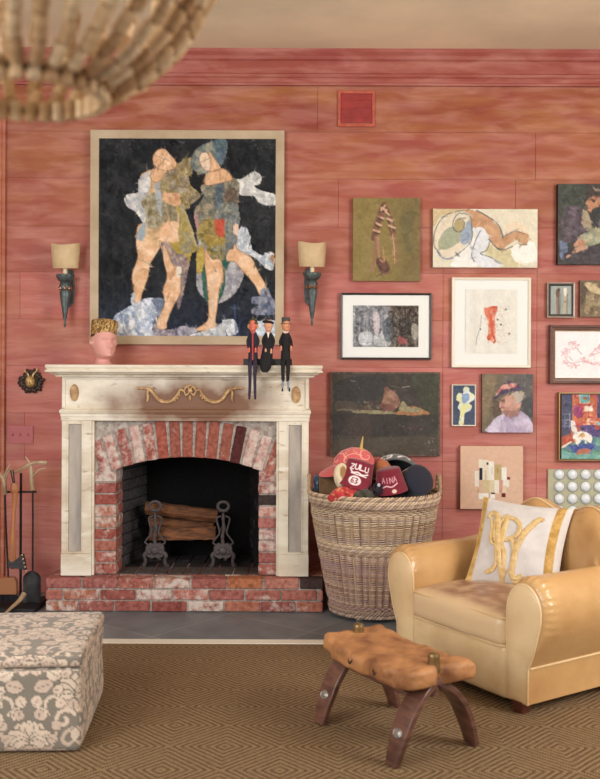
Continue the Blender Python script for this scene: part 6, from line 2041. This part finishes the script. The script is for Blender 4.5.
for zz, ins in ((.374, .014), (.258, .014)):
    hx, y0, y1, rr = .303 - ins * .3, -.027 + ins * .35, .56, .04
    pts = []
    for (cx, cy, a0) in ((hx - rr, y0 + rr, -PI / 2), (-(hx - rr), y0 + rr, -PI)):
        seg = [(cx + rr * math.cos(a0 + k / 6 * PI / 2), cy + rr * math.sin(a0 + k / 6 * PI / 2), zz) for k in range(7)]
        pts += seg[::-1] if False else seg if cx > 0 else seg
    right = [(hx - rr + rr * math.sin(k / 6 * PI / 2), y0 + rr - rr * math.cos(k / 6 * PI / 2), zz) for k in range(7)]
    left = [(-(p_[0]), p_[1], p_[2]) for p_ in right[::-1]]
    m.tube([(-hx, y1, zz)] + left + right + [(hx, y1, zz)], .005, 6)
m.build('piping', M_lea2, cush)


def backrest():
    n, K = 61, 0
    W = .412
    rings = []
    for i in range(n):
        u = -1 + 2 * i / (n - 1); x = u * W
        ax = abs(x)
        H = .700 + .076 * math.exp(-((ax - .17) / .115) ** 2) + .035 * math.exp(-(x / .05) ** 2) * 0 + .02 * math.exp(-(ax / .1) ** 2)
        H -= .20 * max(0, (ax - .24) / .19) ** 1.4
        wrap = .20 * max(0, (ax - .20) / .23) ** 2
        yi = .585 - wrap; yo = .86 - .10 * max(0, (ax - .15) / .28) ** 2.2 - wrap * .3
        groove = .020 * math.exp(-(x / .022) ** 2)
        sec = [(yi + .02, .25), (yi - .004, .36), (yi - .012 + groove, .44), (yi - .006 + groove, .54), (yi + .018 + groove, H - .10), (yi + .050 + groove * .6, H - .035), (yi + .095, H - .004), (yi + .140, H - .002), (yi + .18, H - .03), (max(yi + .20, yo - .04), H - .10), (yo, H - .22), (yo + .005, .35), (yo, .04), (yi + .06, .04)]
        ss = spline(sec, 3)
        rings.append([(x, y, z) for y, z in ss])
    k = len(rings[0]); m = M()
    m.add([p for g_ in rings for p in g_], [(i * k + j, (i + 1) * k + j, (i + 1) * k + (j + 1) % k, i * k + (j + 1) % k) for i in range(n - 1) for j in range(k)] + [tuple(range(k)), tuple((n - 1) * k + j for j in range(k))])
    b = m.build('backrest', M_lea, t, sharp=70)
    m = M(); m.tube([(g_[18][0], g_[18][1] + .0, g_[18][2] + .002) for g_ in rings], .006, 6); m.build('piping', M_lea2, b)


backrest()
M_cfoot = mat('dark_wood_foot', (84, 42, 30), rough=.35)
for x, y in ((-.37, .02), (.37, .02), (-.34, .74), (.34, .74)):
    m = M(); vs = [(x + sx * w_, y + sy * w_, z) for z, w_ in ((.0005, .022), (.055, .032)) for sx, sy in ((-1, -1), (1, -1), (1, 1), (-1, 1))]
    m.add(vs, [(0, 3, 2, 1), (4, 5, 6, 7)] + [(i, (i + 1) % 4, (i + 1) % 4 + 4, i + 4) for i in range(4)]); m.build('foot', M_cfoot, t, bevel=.002, label='dark tapered wooden foot')

# ------------------------------------------------------------------ pillow
u_ = Vector((.876, -.482, 0)).normalized(); nn_ = Vector((.482, .876, 0)).normalized()
tilt = rad(27); PW, PH = .435, .425
up_ = (nn_ * math.sin(tilt) + Vector((0, 0, 1)) * math.cos(tilt)).normalized()
BL = Vector((.805, 4.545, .408))
pc = BL + u_ * PW / 2 + up_ * PH / 2
nf = u_.cross(up_)                      # towards the camera side
if nf.y > 0: nf = -nf
pc = pc + Vector((.004, 0, -.006))
R3 = Matrix((u_, -nf, up_)).transposed() @ Matrix.Rotation(rad(3.5), 3, 'Y')   # local x=u, y=away, z=up
t = thing('throw_pillow', 'grey linen pillow with gold velvet side bands and a raised gold monogram, on the armchair', 'pillow', pc, rot=R3.to_euler())
TLp, TRp, BRp, BLp = (90, 52), (462, 100), (412, 430), (14, 392)


def puv(cx, cy):
    """crop coordinates -> u,v in -1..1 on the pillow face"""
    u, v = .5, .5
    for _ in range(25):
        x = (1 - v) * ((1 - u) * TLp[0] + u * TRp[0]) + v * ((1 - u) * BLp[0] + u * BRp[0]); y = (1 - v) * ((1 - u) * TLp[1] + u * TRp[1]) + v * ((1 - u) * BLp[1] + u * BRp[1])
        u += (cx - x) / 380; v += (cy - y) / 340
    return 2 * u - 1, 1 - 2 * v


def psurf(u, v, side=-1, lift=0.0):
    a, b = abs(u), abs(v)
    hw = PW / 2 * (1 - .085 * (1 - v * v) + .035); hh = PH / 2 * (1 - .085 * (1 - u * u) + .035)
    th = .072 * ((1 - a ** 2.4) * (1 - b ** 2.4)) ** .55 if a < 1 and b < 1 else 0
    th += .0025 * math.sin(9 * u + 5 * v) * (1 - a) * (1 - b) * 2
    return (u * hw, side * (th + lift), v * hh)


c = Cv(0, 0, 100, 100, 1.5, (202, 196, 192), 8, 131)
c.mottle(6, 20)
c.poly([(0, 0), (8, 0), (8, 100), (0, 100)], (192, 152, 84), 1, 24, 5, (206, 170, 104), smooth=False); c.poly([(85, 0), (94, 0), (94, 100), (85, 100)], (168, 128, 62), 1, 24, 5, (186, 146, 80), smooth=False)
c.poly([(94, 0), (100, 0), (100, 100), (94, 100)], (200, 192, 184), 1, 6, smooth=False); c.line([(0, 0), (0, 100)], 2.5, (216, 196, 150))
g_ = np.linspace(-1, 1, 110); gu = np.sign(g_) * (1 - (1 - np.abs(g_)) ** 1.3)
V = []; C = []
for sd in (-1, 1):
    for vv in gu[::-1]:
        for uu in gu: V.append(psurf(uu, vv, sd))
UU, VV = np.meshgrid((gu + 1) / 2, (1 - gu[::-1]) / 2)
Cf = c.sample(UU.ravel(), VV.ravel()); C = np.vstack([Cf, np.tile(lin((196, 188, 182)), (len(Cf), 1))])
G1 = grid_faces(110, 110); G2 = G1[:, ::-1] + 110 * 110
np_mesh('cover', V, np.vstack([G1, G2]), mat('linen', (190, 186, 184), rough=.85, vcol=True, bump=.3, bscale=300), t, C)
M_mono = mat('gold_satin_stitch', (214, 186, 132), rough=.5, col2=(194, 158, 100), nscale=60, bump=.4, bscale=120)
m = M()
def mono(pts, w):
    q = spline([p_ for p_ in pts], 6); k = len(q)
    P3 = [psurf(*puv(*p_), -1, .003) for p_ in q]
    ws = [w * 1.45 * (.55 + .45 * math.sin(PI * (i + .5) / k) ** .6) for i in range(k)]
    m.tube(P3, ws, 8, flat=(.55, 1.0), up=(0, 1, 0))
mono([(120, 148), (128, 132), (145, 128), (160, 140), (166, 175), (166, 230), (170, 270), (178, 340), (184, 400)], .0105)
mono([(160, 140), (152, 165), (150, 200), (150, 225), (158, 250), (162, 300), (160, 330), (145, 355), (122, 366), (108, 362)], .0075)
mono([(110, 362), (130, 360), (150, 345)], .008)
mono([(132, 150), (138, 195), (132, 225), (138, 250), (158, 262)], .0065)
mono([(184, 400), (192, 350), (196, 290), (180, 262), (182, 220), (196, 180), (208, 150), (200, 140), (188, 158), (176, 170)], .0085)
mono([(205, 158), (218, 150), (240, 152), (262, 175), (262, 205), (248, 225), (222, 232), (205, 240), (196, 234)], .008)
mono([(200, 170), (188, 220), (182, 262)], .009)
mono([(360, 158), (348, 152), (335, 158), (318, 175), (290, 205), (266, 245), (248, 280), (236, 330), (228, 370), (240, 384), (262, 380), (272, 372)], .0105)
mono([(222, 232), (236, 250), (240, 280), (238, 310)], .008)
mono([(228, 365), (232, 395), (256, 392), (270, 378)], .007)
mono([(184, 400), (190, 380), (205, 355)], .006)
m.build('monogram', M_mono, t, label='raised gold monogram')

# ================================================================== SADDLE STOOL
A_ = Vector((-.533, .846, 0)).normalized()        # long axis, from the near end to the far end
B_ = Vector((.846, .533, 0)).normalized()         # across, towards the armchair
SC = Vector((.375, 3.69, .012))
t = thing('saddle_stool', 'wooden camel-saddle stool with a draped tan leather seat, on the rug before the armchair', 'stool', SC, rot=Matrix((B_, A_, Vector((0, 0, 1)))).transposed().to_euler())
M_swood = mat('dark_stool_wood', (112, 76, 62), rough=.32, col2=(72, 44, 36), nscale=7, stretch=(1, 1, 5), bump=.15, coat=.2)
M_suede = mat('tan_suede', (176, 124, 78), rough=.6, col2=(120, 74, 44), nscale=9, bump=.6, bscale=35, contrast=(.4, .7))
M_brass = mat('aged_brass', (146, 124, 84), rough=.35, metal=.8)
M_pew = mat('pewter_medal', (160, 156, 150), rough=.35, metal=.7, bump=.5, bscale=90)


def board_leg(name, path, wid, th, lab=None):
    """curved plank: path in (x,z) local, plank width along y"""
    q = spline(path, 6); k = len(q); m = M(); vs = []
    for i in range(k):
        a = q[max(i - 1, 0)]; b = q[min(i + 1, k - 1)]; tx, tz = b[0] - a[0], b[2] - a[2]; l = math.hypot(tx, tz); nx, nz = -tz / l, tx / l
        u = i / (k - 1); w_ = wid(u) / 2; h_ = th(u) / 2
        for sy, sn in ((-1, -1), (-.7, -1.25), (.7, -1.25), (1, -1), (1, 1), (.7, 1.15), (-.7, 1.15), (-1, 1)):
            vs.append((q[i][0] + nx * h_ * sn, q[i][1] + w_ * sy, q[i][2] + nz * h_ * sn))
    m.add(vs, [(i * 8 + j, (i + 1) * 8 + j, (i + 1) * 8 + (j + 1) % 8, i * 8 + (j + 1) % 8) for i in range(k - 1) for j in range(8)] + [tuple(range(8)), tuple((k - 1) * 8 + j for j in range(8))])
    return m.build(name, M_swood, t, bevel=.003, label=lab)


for e, ye in ((-1, -.228), (1, .245)):
    # ends: two bowed planks crossing just under the knob
    for s_ in (-1, 1):
        yoff = ye + s_ * .008 * 0
        lg = board_leg('leg', [(s_ * -.012, yoff, .318), (s_ * .012, yoff, .285), (s_ * .072, yoff, .245), (s_ * .128, yoff, .17), (s_ * .166, yoff, .08), (s_ * .190, yoff + e * .0, .001)],
                       lambda u: .034 + .058 * min(1, u / .45) ** 1.2 - .030 * max(0, (u - .7) / .3), lambda u: .026 - .006 * u)
        if e == -1 or s_ == -1:
            i_ = Vector((s_ * .122, yoff + 0, .145)); nrm = Vector((s_ * .9, 0, .43)).normalized()
        T = Matrix.Translation(Vector((s_ * .155, yoff, .112)) + Vector((s_ * .012, 0, .008))) @ Vector((s_ * .9, 0, .42)).to_track_quat('Z', 'Y').to_matrix().to_4x4()
        m = M(); m.lathe([(.0, .006), (.010, .0055), (.014, .003), (.0165, .004), (.019, .002), (.020, -.003), (.0, -.003)], 22, T @ Matrix.Diagonal((1.25, 1, 1, 1))); m.build('medallion', M_pew, lg, label='oval pewter medallion')
    m = M()
    m.tube([(0, ye, .235), (0, ye, .335)], [.024, .019], 12); m.build('knob_post', M_swood, t)
    m = M(); m.lathe([(.025, .325), (.026, .338), (.0235, .350), (.022, .378), (.023, .383), (.020, .394), (.011, .400), (0, .401)], 18, Matrix.Translation((0, ye, 0))); m.build('knob', M_brass, t, label='brass-capped knob')
m = M()
for s_ in (-1, 1): m.tube([(s_ * .075, -.225, .235), (s_ * .075, .245, .235)], .012, 8)
m.tube([(0, -.225, .262), (0, .245, .262)], .014, 8)
m.build('stretcher', M_swood, t)
# seat
sx_, sy_ = .325, .605
V, Q, A, UV = rbox((sx_, sy_, .068), .022, .0080, (0, .008, .315), (0, 0, .008))
def sf(x, y, z):
    # notches round the knobs, sagging middle and soft creases
    n_ = 0
    for e in (-1, 1):
        d = math.hypot(x, y - e * sy_ / 2); y -= e * .040 * math.exp(-(x / .032) ** 2) * (1 if y * e > 0 else 0) * max(0, (abs(y) - .12) / .15)
    r_ = math.hypot(x / (sx_ / 2), y / (sy_ / 2)); k = 1 - .05 * max(0, r_ - 1.1)
    z += -.012 * (1 - min(1, abs(y) / .27)) + .010 * (abs(y) / .27) ** 2
    z += (.0034 * math.sin(31 * y + 14 * x + 2 * math.sin(20 * x)) + .0030 * abs(math.sin(38 * x - 29 * y + 1.5 * math.sin(17 * y)))) * (1 if z > .31 else .8) + .003 * math.sin(43 * x - 17 * y)
    x += .005 * math.sin(22 * y + 1) + .004 * math.sin(61 * y + z * 60) * (1 if abs(x) > .12 else 0); x *= 1 - .07 * (y / .27) ** 2 * (1 if x < 0 else .5)
    if z < .31: z -= .006 * math.sin(17 * y + 9 * x) + .004; 
    return (x * k, y * k, z)
V = np.array([sf(*v) for v in V]); np_mesh('leather_seat', V, Q, M_suede, t)['label'] = 'draped tan leather seat'
m = M(); m.box(-.115, .115, -.20, .20, .262, .29); m.build('seat_webbing', mat('stool_underside', (70, 48, 38), rough=.8), t, bevel=.01)
M_slit = mat('dark_slit', (52, 32, 22), rough=.9)
for yy in (-.085, .075):
    m = M(); m.tube(spline([(-.160, yy - .012, .318), (-.166, yy, .300), (-.162, yy + .012, .316)], 4), .003, 5); m.build('lace_slit', M_slit, t)

t.scale = (1, 1, .94)

# ================================================================== CORK CHANDELIER
CD = Vector(P(24, 118, 1.70))
RR = .352; ZB = CD.z + .006
CEN = Vector((CD.x, 1.70, ZB + RR))
t = thing('cork_chandelier', 'bowl-shaped chandelier strung with wine corks, hanging at the upper left', 'chandelier', (CEN.x, CEN.y, ZB))
M_cork = mat('cork', (206, 168, 124), rough=.85, vcol=True, bump=.3, bscale=200)
M_wire = mat('rusty_wire', (104, 74, 48), rough=.6, metal=.5)
LO, UP = [], []
nm = 32
def mer(phi, th):   # th measured from the bottom
    return Vector((RR * math.sin(th) * math.cos(phi), RR * math.sin(th) * math.sin(phi), RR - RR * math.cos(th) * .96))
th0 = .42
m = M()
for k in range(nm):
    ph_ = 2 * PI * k / nm; m.tube([mer(ph_, a) for a in np.linspace(th0, 1.75, 18)], .0022, 5)
for a, rr in ((th0, .006), (1.0, .003), (1.75, .006)):
    m.tube([mer(q, a) for q in np.linspace(0, 2 * PI, 49)[:-1]], rr, 6, closed=True)
for k in range(3):
    ph_ = 2 * PI * k / 3; m.tube([mer(ph_, 1.75), Vector((0, 0, CZ - ZB - .12))], .003, 5)
m.tube([(0, 0, CZ - ZB - .12), (0, 0, CZ - ZB - .001)], .006, 6)
m.build('wire_frame', M_wire, t)
m = M(); m.lathe([(.0, CZ - ZB - .001), (.06, CZ - ZB - .001), (.055, CZ - ZB - .02), (0, CZ - ZB - .03)], 24); m.build('ceiling_rose', M_wire, t)
r = random.Random(31)
CC = [(204, 168, 126), (190, 152, 110), (216, 184, 144), (172, 132, 92), (210, 180, 144)]


def cork_bm(m, cen, axis, L_, rad_, col):
    q = axis.to_track_quat('Z', 'Y').to_matrix().to_4x4(); T = Matrix.Translation(cen) @ q
    h = L_ / 2
    m.col = (*lin(col), 1); m.lathe([(.0005, -h), (rad_ * .9, -h), (rad_, -h + .0015), (rad_, -h * .25)], 12, T)
    m.col = (*lin(np.array(col) - r.uniform(4, 16)), 1); m.lathe([(rad_ * 1.001, -h * .25), (rad_ * 1.001, h * .2)], 12, T)
    m.col = (*lin(col), 1); m.lathe([(rad_, h * .2), (rad_, h - .0015), (rad_ * .9, h), (.0005, h)], 12, T)


sites = []
for k in range(nm):
    ph_ = 2 * PI * k / nm
    th = th0 + .05
    while th < 1.70:
        step = r.uniform(.118, .140); mid = th + step / 2
        sites.append((ph_ + r.uniform(-.02, .02), mid, step * RR - .004)); th += step
# ring of corks round the bottom opening
for k in range(32): sites.append((2 * PI * k / 32, th0 * .97, -1))


def in_view(p):
    w = CEN - Vector((0, 0, RR)) + p if False else Vector((CEN.x, CEN.y, ZB)) + p
    x = 300 + w.x / w.y * F; y = HZ - (w.z - CAMZ) / w.y * F
    return -12 < x < 612 and y > -12, w.y
vis = []
for s_ in sites:
    p = mer(s_[0], s_[1]); ok, dist = in_view(p); vis.append((0 if ok else 1, dist, s_))
vis.sort(key=lambda q: (q[0], q[1]))
rest = M()
for i, (bad, dist, (ph_, th, L_)) in enumerate(vis):
    p = mer(ph_, th)
    if L_ > 0: ax = (mer(ph_, th + .02) - mer(ph_, th - .02)).normalized() + Vector((r.uniform(-.12, .12), r.uniform(-.12, .12), r.uniform(-.12, .12))); L2 = L_
    else: ax = Vector((0, 0, 1)); L2 = .034
    col = np.array(r.choice(CC), float) + r.uniform(-12, 12)
    if i < 100 and not bad:
        m = M(); cork_bm(m, p, ax.normalized(), L2, .0125, col); m.build('cork', M_cork, t, sharp=50)
    else: cork_bm(rest, p, ax.normalized(), L2, .0125, col)
rest.build('cork_garlands', M_cork, t, sharp=50, kind='stuff')
